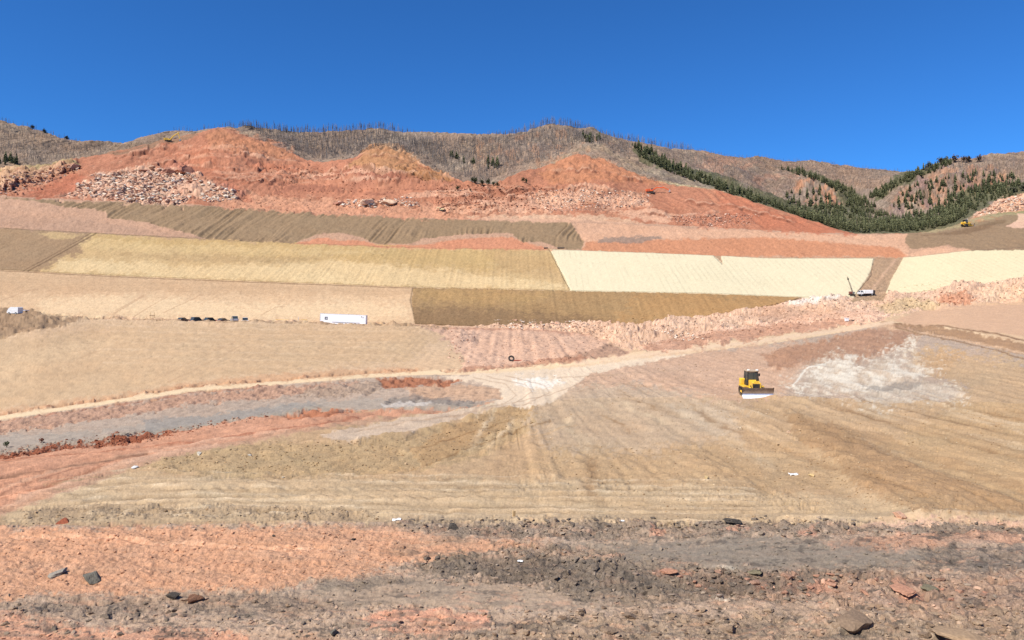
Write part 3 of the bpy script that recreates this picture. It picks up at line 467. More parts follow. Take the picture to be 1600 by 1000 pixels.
# ------------------------------------------------------------------ relief
sp = D * STEP / F                                       # lateral spacing, metres
dY = np.abs(np.gradient(Y, axis=0)); se = np.maximum(sp, 0.45 * dY); se = np.minimum(se, np.where(D > 130, 1.6, 4) * sp)
lam = 0.11; k = 0; CV = np.zeros(PY.shape, np.float32)
while lam < 14:
    wgt = np.clip((lam / se - 1.4) / 1.6, 0, 1) * np.clip((5 * se + 0.03) / lam, 0, 1) ** 1.5
    if wgt.max() > 0.01:
        ax = 1 + 0.9 * np.clip((70 - D) / 35, 0, 1)
        n = vn(X / (lam * ax) + 3.1 * k, Y / lam - 5.7 * k, 100 + k)
        n = np.where(k % 2 == 0, n, np.abs(n) * 2 - 1)
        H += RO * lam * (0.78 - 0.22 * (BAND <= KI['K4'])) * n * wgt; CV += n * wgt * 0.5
    lam *= 1.75; k += 1
H += (np.minimum(RO, 0.4) * sp * 0.75 * np.clip(D / 350, 0.08, 1) * rng.standard_normal(PY.shape)).astype(np.float32)
# blocky clods on the rough ground
cl = vn(X / 0.55, Y / 0.55, 300) + 0.5 * vn(X / 0.21, Y / 0.21, 301)
H += ((BAND <= KI['K3']) * sst(0.3, 0.45, RO) * sst(0.3, 0.7, cl) * 0.06).astype(np.float32)
def blocks(sel, cx, cy, amp, seed, crack=0.5):
    """broken blocks: every cell is a tilted facet with a gap round it"""
    ii = np.nonzero(sel); x = X[ii] / cx + 0.25 * vn(X[ii] / cx * 2, Y[ii] / cy * 2, seed + 5); y = Y[ii] / cy + 0.25 * vn(X[ii] / cx * 2, Y[ii] / cy * 2, seed + 6)
    gx_, gy_ = np.floor(x).astype(np.int64), np.floor(y).astype(np.int64); f1 = np.full(x.shape, 9.0); f2 = f1.copy(); hh = np.zeros(x.shape)
    for a in (-1, 0, 1):
        for b in (-1, 0, 1):
            qx, qy = gx_ + a, gy_ + b; dx = x - qx - 0.5 - 0.48 * _h(qx, qy, seed); dy = y - qy - 0.5 - 0.48 * _h(qx, qy, seed + 1); d = dx * dx + dy * dy
            h = 0.55 * _h(qx, qy, seed + 2) + 0.8 * dx * _h(qx, qy, seed + 3) + 0.8 * dy * _h(qx, qy, seed + 4)
            c = d < f1; f2 = np.where(c, f1, np.minimum(f2, d)); hh = np.where(c, h, hh); f1 = np.where(c, d, f1)
    e = np.sqrt(f2) - np.sqrt(f1); out = hh - crack * sst(0.16, 0.0, e); A = amp if np.isscalar(amp) else amp[ii]
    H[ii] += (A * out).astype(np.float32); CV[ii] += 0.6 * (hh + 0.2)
nb = BAND <= KI['K4']; am = sst(0.3, 0.55, RO + 0.22 * fbm(X / 3, Y / 2, 420, 4, .6))
am = am * (0.35 + 0.65 * sst(-.2, .5, fbm(X / 2.5, Y / 1.2, 422, 3)))
blocks(nb, 1.0, 0.6, 0.16 * am, 430, .35); blocks(nb, 0.45, 0.28, 0.06 * (0.3 + am), 440, .35); blocks(nb, 0.22, 0.15, 0.028 * (0.4 + am), 450, .3)
fl = B('K4', 'K9'); am2 = sst(0.2, 0.45, RO + 0.1 * fbm(X / 3, Y / 3, 421, 3, .6)); blocks(fl, 0.8, 0.8, 0.13 * am2, 460); blocks(fl, 0.4, 0.5, 0.05 * (.3 + am2), 462)
rb = B('K10', 'K13') & (RO > 0.2); blocks(rb, 2.6, 2.2, 0.42 * sst(0.2, 0.45, RO), 470, .3); blocks(rb, 0.9, 0.9, 0.2 * sst(0.15, 0.45, RO), 480)
rh = B('K16b', 'V1') & ((RO > 0.25) | (LED > 0.1)); aw = np.maximum(sst(0.25, 0.5, RO), 0.8 * LED); blocks(rh, 12.0, 6.0, 1.0 * aw, 490, .7); blocks(rh, 4.5, 2.5, 0.7 * aw, 500, .8)
rk = np.clip(RH + mask([(1240, 285), (1275, 278), (1300, 290), (1320, 318), (1300, 330), (1250, 312)], 8, 8), 0, 1); blocks(rk > 0.1, 11, 12, 5.0 * rk, 510, .6); blocks(MT & (D > 600), 9, 14, 1.6 + 0 * RO, 520, .3)
# streaks
XW = X + 0.5 * vn(Y / 22, X / 9, 309)
sy = 0.9 * vn(XW / 0.9, Y / 34, 310) + 0.7 * vn(XW / 0.38, Y / 16, 311) + 1.0 * vn(XW / 2.4, Y / 50, 312)
rut = np.abs(vn(XW / 1.5, Y / 60, 313)); rut = sst(0.12, 0.0, rut) * sst(-.3, .3, vn(X / 5, Y / 12, 314))
H += STY * (sy * 0.06 - rut * 0.10); CO *= (1 + STY * (sy * 0.075 - rut * 0.10))[..., None]
sx = vn(X / 14, Y / 0.55 + X * 0.01, 320) + 0.7 * vn(X / 9, Y / 0.25, 321)
near = np.clip((140 - D) / 60, 0, 1)
H += STX * sx * 0.07 * near; CO *= (1 + (STX * sx * 0.10 * near))[..., None]
sx2 = vn(X / 26, Z / 0.35 + X * .012, 322) + vn(X / 12, Z / 0.18, 323)
CO *= (1 + (STX * sx2 * 0.06 * (1 - near)))[..., None]; H += STX * sx2 * 0.05 * (1 - near)
# dozer furrows running down the dark band, mat seams and wrinkles
XF = X - 0.12 * (Y - 370) + 3 * vn(X / 30, Y / 25, 329)
fu = (vn(XF / 1.9, Y / 60, 330) + 0.9 * vn(XF / 0.95, Y / 40, 331)) * sst(-.6, .3, vn(X / 16, Y / 20, 332))
H += FUR * fu * 0.75; CO *= (1 + FUR * fu * 0.07)[..., None]
MATS = np.clip(YEL + CRM + CRM2 + BRN, 0, 1)
fm = vn(X / 0.9, Y / 30, 340) + 0.7 * vn(X / 2.2, Y / 14, 341) + 0.5 * vn((X + 0.7 * Y) / 6, Y / 14, 348)
H += (YEL + BRN) * fm * 0.09 + (CRM + CRM2) * fm * 0.02; CO *= (1 + (YEL + BRN) * fm * 0.035 + (CRM + CRM2) * fm * 0.008)[..., None]
seam = np.abs(((X + 0.4 * vn(Y / 9, X / 30, 342)) / 2.4) % 1.0 - 0.5) < 0.10
CO *= (1 - 0.11 * (CRM + CRM2) * seam * sst(-.4, .4, vn(X / 9, Y / 9, 343)))[..., None]; CO *= (1 - 0.12 * (CRM + CRM2) * sst(0.8, 0.93, vn(PX / 3, PY / 2, 344)))[..., None]
# red spill: runnels down the slope
H += RSP * vn(X / 1.2, Y / 40, 345) * 0.2
# ledges in the red hills
zz = (Z + 5 * fbm(X / 60, Y / 60, 350, 3)) / 7.5; fr = zz - np.floor(zz)
saw = np.where(fr < 0.72, fr / 0.72, (1 - fr) / 0.28) - 0.5
H += LED * saw * 5.0 * (0.4 + 0.6 * sst(-0.3, 0.4, fbm(X / 40, Y / 40, 355, 3)))
ph = (Z + 4 * fbm(X / 50, Y / 50, 352, 4)) / 3.1; st = vn(ph * 1.0, X / 45, 353) + 0.6 * vn(ph * 2.3, X / 20, 354)
paint((LED * sst(0.25, 0.55, st)).clip(0, 1), (158, 100, 82), 0.65); paint((LED * sst(0.3, 0.6, -st)).clip(0, 1), (228, 176, 148), 0.6)
RHX = B('K16b', 'V1') * sst(430, 440, D + 60)
paint(RHX * sst(0.28, 0.5, fbm(PX / 30, PY / 5, 356, 4, 0.7)), (214, 152, 118), 0.4); paint(RHX * sst(0.25, 0.5, fbm(PX / 26, PY / 6, 357, 4, 0.7)), (176, 104, 76), 0.35)
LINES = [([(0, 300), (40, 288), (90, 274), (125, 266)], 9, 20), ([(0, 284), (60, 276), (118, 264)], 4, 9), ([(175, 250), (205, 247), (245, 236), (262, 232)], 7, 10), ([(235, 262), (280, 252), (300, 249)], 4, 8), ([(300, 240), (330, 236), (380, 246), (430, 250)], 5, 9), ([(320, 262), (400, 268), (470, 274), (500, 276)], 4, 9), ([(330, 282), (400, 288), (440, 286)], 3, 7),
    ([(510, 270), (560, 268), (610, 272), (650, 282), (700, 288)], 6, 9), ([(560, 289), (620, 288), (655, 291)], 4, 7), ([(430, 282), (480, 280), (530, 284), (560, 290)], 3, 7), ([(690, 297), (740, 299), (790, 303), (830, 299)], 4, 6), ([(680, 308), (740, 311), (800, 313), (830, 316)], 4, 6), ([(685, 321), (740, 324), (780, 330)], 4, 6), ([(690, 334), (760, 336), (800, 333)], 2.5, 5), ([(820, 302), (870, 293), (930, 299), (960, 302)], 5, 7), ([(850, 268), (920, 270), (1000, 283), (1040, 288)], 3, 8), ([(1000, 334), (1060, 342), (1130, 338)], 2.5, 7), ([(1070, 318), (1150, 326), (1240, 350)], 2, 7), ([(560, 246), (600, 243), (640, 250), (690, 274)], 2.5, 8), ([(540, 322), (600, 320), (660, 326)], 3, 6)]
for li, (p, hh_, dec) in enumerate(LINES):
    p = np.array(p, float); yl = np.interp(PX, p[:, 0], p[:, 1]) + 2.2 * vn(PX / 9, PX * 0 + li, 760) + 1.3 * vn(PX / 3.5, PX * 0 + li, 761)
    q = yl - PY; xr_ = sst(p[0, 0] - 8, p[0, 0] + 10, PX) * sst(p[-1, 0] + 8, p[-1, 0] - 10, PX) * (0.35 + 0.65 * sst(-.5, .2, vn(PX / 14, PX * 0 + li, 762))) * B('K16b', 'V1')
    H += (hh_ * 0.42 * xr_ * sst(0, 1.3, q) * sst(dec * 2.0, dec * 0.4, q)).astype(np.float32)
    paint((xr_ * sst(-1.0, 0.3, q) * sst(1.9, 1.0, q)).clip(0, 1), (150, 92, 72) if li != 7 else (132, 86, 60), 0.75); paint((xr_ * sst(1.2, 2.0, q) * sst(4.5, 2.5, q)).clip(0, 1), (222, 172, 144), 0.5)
# gullies on hills
RHM = B('K16b', 'V1')
fs = vn((X + 4 * vn(X / 30, Y / 30, 781)) / 2.6, Y / 50, 782) + 0.8 * vn(X / 6.5, Y / 70, 783); H += RHM * fs * 0.5 * sst(-.5, .4, vn(X / 45, Y / 40, 784)); CO *= (1 + RHM * fs * 0.06)[..., None]
H += RHM * (fbm(X / 28, Y / 50, 360, 3, 0.4) * 2.6) * sst(430, 470, D)
H += MT * (fbm(X / 80, Y / 110, 365, 3, 0.4) * 11 + np.abs(vn(X / 34, Y / 120, 366)) * 3) * sst(620, 760, D) * (1 - 0.55 * sst(1000, 1080, D))
H += RH * fbm(X / 16, Y / 20, 370, 4, 0.6) * 6
# big shapes: windrow, mound, berm lumps
H += mask([(1225, 645), (1290, 660), (1440, 735), (1560, 775), (1620, 800), (1440, 806), (1350, 775), (1290, 715)], 30, 2, 0) * 0.45
H += line([(170, 683), (200, 678), (230, 681)], 14, 4) * 0.25
H += line([(560, 690), (620, 684), (700, 668), (800, 637)], 10, 2) * 0.3
H += WHT * fbm(X / 14, Y / 20, 380, 4, 0.6) * 2.5 + 2.0 * mask([(110, 302), (135, 275), (180, 262), (260, 256), (305, 264), (345, 288), (378, 300), (366, 314), (280, 322), (200, 316)], 24, 1, 0)
H += RUB * fbm(X / 7, Y / 9, 385, 4, 0.6) * 1.1 * (BAND <= KI['K12'])
# tread marks
for pts, wd in (([(20, 838), (120, 836), (230, 845), (300, 850), (420, 856), (520, 855)], 11),):
    m = line(pts, wd, 0.5); H += m * (0.07 * np.sin(6.283 * (X * 0.8 + Y * 2.4)))
for yb in (762, 774):
    m = line([(300, yb + 2), (520, yb), (760, yb + 4)], 5, 0.5); H += m * 0.035 * np.sin(6.283 * (X * 1.4 + Y * 1.0))
H -= (BAND == KI['K12']) * np.sin(np.pi * np.clip(np.array(rt)[:, None], 0, 1)) * 0.75 * (PX < 640) * (PX > 130)
H = np.where((BAND == KI['K12']) & (PX < 640), H * 1.0, H)
Z += H
big = fbm(PX / 70, PY / 22, 392, 4, 0.6); warm = fbm(PX / 55, PY / 18, 394, 5, 0.7)
MF = np.where(STY + STX > 0.3, 0.4, 1.0)
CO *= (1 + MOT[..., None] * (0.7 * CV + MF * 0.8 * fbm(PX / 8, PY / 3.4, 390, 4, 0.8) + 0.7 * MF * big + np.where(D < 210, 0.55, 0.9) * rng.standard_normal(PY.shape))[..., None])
CO *= 1 + (MOT * warm * 0.8)[..., None] * np.array([0.5, -0.15, -0.7])
spk = vn(PX / 2.2, PY / 1.6, 396); CO *= (1 - 0.35 * sst(0.72, 0.9, spk) * np.clip(MOT * 6, 0, 1))[..., None]; CO *= (1 + 0.25 * sst(0.75, 0.92, -spk) * np.clip(MOT * 6, 0, 1))[..., None]
lum = (CO * np.array([.3, .59, .11])).sum(-1, keepdims=True); ds = (0.03 * B('K3', 'K9') * (1 - RRD) + 0.07 * B('K16b', 'V1') + 0.05 * REDF * (BAND <= KI['K3']) + 0.05 * RRD)[..., None]
CO = CO * (1 - ds) + lum * ds
rust = np.clip(B('K16b', 'V1') * (1 - 0.6 * WHT) + 0.7 * REDF * (BAND <= KI['K3']) + 0.8 * RRD + 0.5 * B('K11', 'K13') + 0.3 * B('K15b', 'K16b'), 0, 1)[..., None]
CO = CO * (1 + rust * np.array([-0.02, 0.0, -0.06]))
CO *= (1 + 0.10 * (BAND <= KI['K3']))[..., None]
CO = np.clip(CO, 0.01, 0.86).astype(np.float32)
FPY = HY - Z / Y * F                                     # rows after relief
RUNMIN = np.minimum.accumulate(FPY, axis=0)
def at(px, py, lo=0):
    """the first point of the ground that the photo shows at this pixel"""
    i = int(np.clip(np.searchsorted(xs, px), 1, NX - 1)); c = RUNMIN[lo:, i] if lo == 0 else np.minimum.accumulate(FPY[lo:, i])
    j = int(np.argmax(c <= py)) + lo
    if j <= lo: j = lo + 1 if c[0] <= py else NR - 1
    y0, y1 = FPY[j - 1, i], FPY[j, i]; t = 0.5 if y0 == y1 else float(np.clip((y0 - py) / (y0 - y1 + 1e-9), 0, 1))
    d = Y[j - 1, i] * (1 - t) + Y[j, i] * t; z = Z[j - 1, i] * (1 - t) + Z[j, i] * t
    return Vector(((px - CX) / F * d, d, z)), j
def inpoly(x, y, p):
    c = False; n = len(p)
    for a in range(n):
        x0, y0 = p[a]; x1, y1 = p[(a + 1) % n]
        if (y0 > y) != (y1 > y) and x < (x1 - x0) * (y - y0) / (y1 - y0) + x0: c = not c
    return c
def sample(poly, n):
    x0 = min(p[0] for p in poly); x1 = max(p[0] for p in poly); y0 = min(p[1] for p in poly); y1 = max(p[1] for p in poly); out = []
    while len(out) < n:
        x, y = random.uniform(x0, x1), random.uniform(y0, y1)
        if inpoly(x, y, poly): out.append((x, y))
    return out
# ------------------------------------------------------------------ terrain material and meshes
def soil_mat():
    m = bpy.data.materials.new('soil'); m.use_nodes = True; t = m.node_tree; b = t.nodes['Principled BSDF']
    b.inputs['Roughness'].default_value = 0.95; b.inputs['Specular IOR Level'].default_value = 0.12
    a = t.nodes.new('ShaderNodeAttribute'); a.attribute_name = 'col'
    g = t.nodes.new('ShaderNodeAttribute'); g.attribute_name = 'grit'
    tc = t.nodes.new('ShaderNodeTexCoord')
    n = t.nodes.new('ShaderNodeTexNoise'); n.inputs['Scale'].default_value = 7; n.inputs['Detail'].default_value = 8; n.inputs['Roughness'].default_value = 0.7
    t.links.new(tc.outputs['Object'], n.inputs['Vector'])
    mr = t.nodes.new('ShaderNodeMapRange'); mr.inputs['From Min'].default_value = 0.3; mr.inputs['From Max'].default_value = 0.7; mr.inputs['To Min'].default_value = 0.84; mr.inputs['To Max'].default_value = 1.14
    t.links.new(n.outputs['Fac'], mr.inputs['Value'])
    v = t.nodes.new('ShaderNodeTexVoronoi'); v.inputs['Scale'].default_value = 5.5; t.links.new(tc.outputs['Object'], v.inputs['Vector'])
    ad = t.nodes.new('ShaderNodeMath'); ad.operation = 'MULTIPLY_ADD'; t.links.new(v.outputs['Distance'], ad.inputs[0]); ad.inputs[1].default_value = -0.5; t.links.new(n.outputs['Fac'], ad.inputs[2])
    mx = t.nodes.new('ShaderNodeMix'); mx.data_type = 'RGBA'; mx.blend_type = 'MULTIPLY'; mx.inputs[0].default_value = 1
    t.links.new(a.outputs['Color'], mx.inputs[6]); t.links.new(mr.outputs[0], mx.inputs[7]); t.links.new(mx.outputs[2], b.inputs['Base Color'])
    bp = t.nodes.new('ShaderNodeBump'); bp.inputs['Distance'].default_value = 0.12; t.links.new(g.outputs['Fac'], bp.inputs['Strength'])
    t.links.new(ad.outputs[0], bp.inputs['Height']); t.links.new(bp.outputs[0], b.inputs['Normal'])
    return m
SOIL = soil_mat()
GRIT = np.clip(RO * 2.2, 0.05, 1) * np.clip((170 - D) / 120, 0, 1)
P3 = np.stack([X, Y, Z], -1).reshape(-1, 3)
idx = np.arange(NR * NX).reshape(NR, NX)
FQ = np.stack([idx[:-1, :-1], idx[:-1, 1:], idx[1:, 1:], idx[1:, :-1]], -1)       # faces between rows
fb = band[1:][:, None] * np.ones((1, NX - 1), int)
def cut(name, sel, lift=0.0):
    q = FQ[sel]; u, inv = np.unique(q, return_inverse=True)
    V = P3[u].copy(); V[:, 2] += lift
    return np_mesh(name, V, inv.reshape(-1, 4), CO.reshape(-1, 3)[u], SOIL, True, {'grit': GRIT.ravel()[u]})
fb_ = lambda a, b: (fb > KI[a]) & (fb <= KI[b])
tag(cut('ground', fb <= KI['K9']), kind='structure')
tag(cut('dirt_road', fb_('K9', 'K10')), kind='structure')
tag(cut('slope', fb_('K10', 'K16b')), kind='structure')
tag(cut('red_hill', fb_('K16b', 'V1')), kind='structure')
tag(cut('mountain', fb > KI['V1']), kind='structure')
# bank under and behind the camera
gx = np.linspace(-70, 70, 141); gy = np.linspace(-60, 18, 118); GX, GY = np.meshgrid(gx, gy)
GZ = np.interp(GY, [-60, -4, 2.5, 6, 12, 18], [-2.0, -1.75, -1.8, -3.6, -7.0, -8.9]) + 0.12 * fbm(GX / 2, GY / 2, 401, 4) * sst(17.9, 15, GY)
gi = np.arange(GX.size).reshape(GX.shape)
tag(np_mesh('ground', np.stack([GX, GY, GZ], -1).reshape(-1, 3), np.stack([gi[:-1, :-1], gi[:-1, 1:], gi[1:, 1:], gi[1:, :-1]], -1).reshape(-1, 4), np.tile(alb(166, 138, 114), (GX.size, 1)), SOIL, True, {'grit': np.full(GX.size, .8)}), kind='structure')
# erosion mats laid on the slopes, 12 cm above the soil
def lay(name, M, label, cat='erosion blanket'):
    s = (M[:-1, :-1] > 0.5) & (M[1:, 1:] > 0.5) & (M[1:, :-1] > 0.5) & (M[:-1, 1:] > 0.5)
    o = cut(name, s, 0.14); md = o.modifiers.new('thickness', 'SOLIDIFY'); md.thickness = 0.1; md.offset = -1
    return tag(o, label, cat)
lay('erosion_blanket', CRM, 'bright cream erosion blanket in mid slope, left of the bare dirt gap')
lay('erosion_blanket', CRM2, 'bright cream erosion blanket at the right edge, beyond the bare dirt gap')
lay('erosion_blanket', YEL, 'long weathered yellow-tan erosion blanket left of the bright cream ones')
lay('erosion_blanket', BRN, 'brown stained erosion blanket on the lower slope beside the pale graded dirt')
#@@OBJECTS@@
# ------------------------------------------------------------------ rocks
def ico(sub):
    bm = bmesh.new(); bmesh.ops.create_icosphere(bm, subdivisions=sub, radius=1)
    V = np.array([v.co[:] for v in bm.verts]); Fc = np.array([[v.index for v in f.verts] for f in bm.faces]); bm.free(); return V, Fc
def chip(V, seed, cuts=14, flat=0.6, h0=.42, h1=.85):
    r = np.random.default_rng(seed); V = V.copy()
    for _ in range(cuts):
        n = r.standard_normal(3); n /= np.linalg.norm(n); h = r.uniform(h0, h1)
        d = V @ n - h; V -= np.clip(d, 0, None)[:, None] * n
    V += r.standard_normal(V.shape) * 0.02; V[:, 2] *= flat
    return V
ICO1, FAC1 = ico(1); ICO2, FAC2 = ico(2)
LOW = [chip(ICO1, 500 + k, 7, 0.6, .35, .62) for k in range(10)]
ICO3, FAC3 = ico(3)
HIGH = [chip(ICO3, 600 + k, 11, f, .32, .62) * 1.5 for k, f in enumerate((0.55, 0.65, 0.8, 0.45, 0.7, 0.35))]
ROCKM = {}
def rockmat(key, c):
    if key not in ROCKM: ROCKM[key] = mat('rock_' + key, alb(*c), 0.92, 0, 0.22, 5.0, 0.04, 0.15)
    return ROCKM[key]
_rm = {}
def rock(px, py, wpx, key, c, label, group=None, name='rock', cat='rock', flat=1.0, rz=None, v=None, sink=0.25, lo=0, asp=1.0):
    p, j = at(px, py, lo); v = random.randrange(len(HIGH)) if v is None else v
    k = (v, key)
    if k not in _rm:
        o = np_mesh(name, HIGH[v], FAC3, None, rockmat(key, c), False); _rm[k] = o.data
    else:
        o = bpy.data.objects.new(name, _rm[k]); COL.objects.link(o)
    s = wpx / F * p.y / 2
    o.location = p + Vector((0, 0, s * 0.6 * flat * (1 - 2 * sink))); o.scale = (s, s * asp * random.uniform(.7, 1), s * flat)
    o.rotation_euler = (random.uniform(-.25, .25), random.uniform(-.25, .25), random.uniform(0, 6.28) if rz is None else rz)
    o.name = name
    return tag(o, label, cat, group)
def rubble(name, regions, label, cat, lowrow=0):
    """regions: (polygon, count, min px, max px, [colours])"""
    VV, FFc, CC = [], [], []; nv = 0
    for poly, n, a, b, cols in regions:
        for x, y in sample(poly, n):
            p, j = at(x, y, lowrow); s = (a + (b - a) * random.random() ** 2.5) / F * p.y / 2
            V = LOW[random.randrange(10)] * 1.5 * np.array([s, s * random.uniform(.6, 1), s * random.uniform(.6, 1.1)])
            t = random.uniform(0, 6.28); ct, st = math.cos(t), math.sin(t); V = V @ np.array([[ct, st, 0], [-st, ct, 0], [0, 0, 1]])
            tl = random.uniform(-.5, .5); ct, st = math.cos(tl), math.sin(tl); V = V @ np.array([[1, 0, 0], [0, ct, st], [0, -st, ct]])
            VV.append(V + np.array(p) + np.array([0, 0, s * 0.2])); FFc.append(FAC1 + nv); nv += len(V)
            if cols is None or (random.random() < .45 and p.y < 150): c_ = CO[j, min(int(np.searchsorted(xs, x)), NX - 1)] * random.uniform(.8, 1.12)
            else: c_ = alb(*random.choice(cols)) * random.uniform(.75, 1.2)
            CC.append(np.tile(c_, (len(V), 1)))
    o = np_mesh(name, np.concatenate(VV), np.concatenate(FFc), np.clip(np.concatenate(CC), 0, .85), mat('rubble', (1, 1, 1), 0.93, 0, 0.15, 4.0, 0, 0.12, True), False)
    return tag(o, label, cat, None, 'stuff')
DK = [(150, 135, 120), (162, 146, 129), (130, 117, 105), (174, 156, 138)]; RD = [(208, 160, 134), (196, 146, 122), (214, 172, 148)]; PK = [(222, 180, 154), (206, 160, 134), (232, 200, 178), (196, 146, 122)]; WH = [(246, 224, 200), (236, 202, 174), (250, 236, 218), (224, 178, 150)]; TN = [(178, 148, 114), (164, 134, 102), (196, 168, 134)]
fgall = [(-60, 818), (640, 812), (1660, 808), (1700, 1010), (-100, 1010)]
rubble('clods', [(fgall, 2800, 1.5, 7, None), ([(-60, 826), (600, 822), (760, 845), (560, 895), (400, 920), (-60, 940)], 400, 1.5, 5, None),
    ([(620, 808), (1340, 806), (1660, 822), (1660, 834), (1100, 840), (640, 834)], 420, 2, 9, DK), ([(640, 868), (900, 858), (1300, 888), (1280, 935), (1000, 945), (700, 905)], 320, 2, 10, DK),
    ([(1000, 890), (1500, 890), (1620, 960), (1100, 935)], 200, 3, 11, RD + DK + [(180, 150, 126)]), ([(-40, 930), (560, 930), (700, 1000), (-60, 1000)], 220, 3, 9, DK + [(176, 148, 122)]),
    ([(700, 950), (1660, 945), (1660, 1010), (700, 1010)], 380, 3, 11, [(170, 144, 120), (150, 126, 106), (190, 160, 134), (120, 106, 94)])], 'loose clods and broken rock covering the near ground', 'clods')
rubble('clods', [([(30, 795), (600, 790), (600, 812), (30, 812)], 240, 1.5, 5, TN + DK), ([(200, 725), (420, 690), (640, 684), (800, 640), (860, 650), (640, 738), (260, 738)], 900, 1.2, 4.5, TN), ([(840, 700), (1300, 690), (1420, 770), (1640, 800), (900, 800)], 900, 1.2, 4, TN + [(214, 190, 156)]),
    ([(1100, 640), (1600, 640), (1640, 790), (1300, 760)], 500, 1.2, 3.5, TN + [(220, 200, 170)]), ([(0, 700), (150, 680), (240, 672), (420, 644), (420, 652), (240, 690), (0, 716)], 350, 1.5, 5, [(164, 98, 72), (180, 112, 84), (140, 84, 64)]), ([(850, 580), (1220, 560), (1240, 660), (840, 690)], 500, 1, 2.6, TN + [(226, 204, 176)])], 'small clods scattered over the excavated tan floor', 'clods')
rubble('rubble', [([(760, 508), (850, 502), (1050, 490), (1240, 466), (1330, 458), (1480, 436), (1640, 426), (1640, 466), (1480, 476), (1330, 496), (1200, 518), (1000, 540), (930, 522)], 1500, 1.2, 4, None), ([(760, 500), (900, 500), (940, 512), (780, 514)], 160, 2, 6, WH), ([(1000, 505), (1050, 510), (1100, 530), (1060, 535)], 140, 1.5, 5, WH), ([(800, 520), (960, 528), (900, 560), (740, 574)], 420, 1.2, 3, None), ([(690, 515), (760, 520), (730, 570), (700, 560)], 120, 1.2, 4.5, PK)], 'pink broken rubble spread along the berm below the mats', 'rubble')
WP = [(96, 306), (122, 297), (118, 287), (152, 284), (142, 274), (188, 268), (230, 263), (290, 269), (312, 280), (284, 290), (262, 300), (300, 308), (280, 320), (220, 317), (150, 309)]
rubble('rubble', [(WP, 1500, 1.5, 8, WH + PK), ([(308, 310), (318, 300), (345, 292), (376, 298), (368, 312), (325, 316)], 190, 2, 8, WH), ([(820, 302), (900, 292), (1020, 302), (1010, 322), (860, 332)], 900, 1.2, 4, WH + PK), ([(520, 314), (640, 308), (660, 322), (540, 326)], 160, 2, 7, WH),
    ([(1040, 338), (1190, 332), (1180, 352), (1060, 354)], 420, 1.2, 4.5, PK + RD), ([(680, 288), (860, 290), (860, 330), (680, 330)], 900, 1.2, 4, None), ([(400, 260), (680, 262), (700, 330), (340, 330)], 700, 1, 3.2, None), ([(1520, 338), (1560, 314), (1600, 303), (1640, 300), (1640, 322)], 400, 1.5, 5, WH + PK), ([(0, 275), (120, 258), (126, 268), (30, 300), (0, 306)], 350, 2, 6, PK + [(170, 110, 86)])], 'pale blasted rock and red rubble lying on the red hills', 'rubble')
for reg, n, a, b, keys, lab, grp in (
    ([(640, 812), (1340, 808), (1340, 832), (700, 832)], 40, 6, 14, ('dark', 'grey'), 'dark clod in the rubble strip along the far edge of the near ground', 'dark clods along the far edge of the near ground'),
    ([(660, 872), (900, 862), (1290, 892), (1260, 930), (1000, 938), (700, 900)], 40, 6, 16, ('dark', 'grey'), 'blocky dark clod in the churned grey band across the near ground', 'dark clods in the churned grey band'),
    ([(1010, 892), (1460, 896), (1560, 935), (1120, 925)], 22, 9, 20, ('red', 'red2'), 'red slab lifted out of the churned ground on the near right', 'red slabs in the near ground'),
    ([(0, 935), (560, 940), (640, 995), (0, 995)], 26, 8, 18, ('dark', 'brown'), 'brown-grey clod at the lower left corner of the near ground', 'brown-grey clods at lower left'),
    ([(700, 955), (1600, 950), (1600, 998), (720, 998)], 40, 9, 26, ('brown', 'tan'), 'tan-brown clod lying along the bottom edge on the right', 'tan-brown clods along the bottom edge'),
    ([(140, 300), (160, 268), (260, 260), (300, 270), (340, 292), (370, 305), (280, 320)], 50, 6, 13, ('white', 'pale'), 'pale boulder in the blasted rock pile under the left red hill', 'pale boulders in the blasted rock pile')):
    cc = {'dark': (138, 124, 110), 'grey': (156, 141, 125), 'red': (204, 156, 130), 'red2': (184, 146, 124), 'brown': (156, 134, 114), 'tan': (188, 162, 136), 'white': (240, 220, 196), 'pale': (226, 188, 158)}
    for x, y in sample(reg, n):
        k = random.choice(keys); rock(x, y, random.uniform(a, b) * random.uniform(.6, 1), k, cc[k], lab, grp, flat=random.uniform(.6, 1.1), sink=.42)
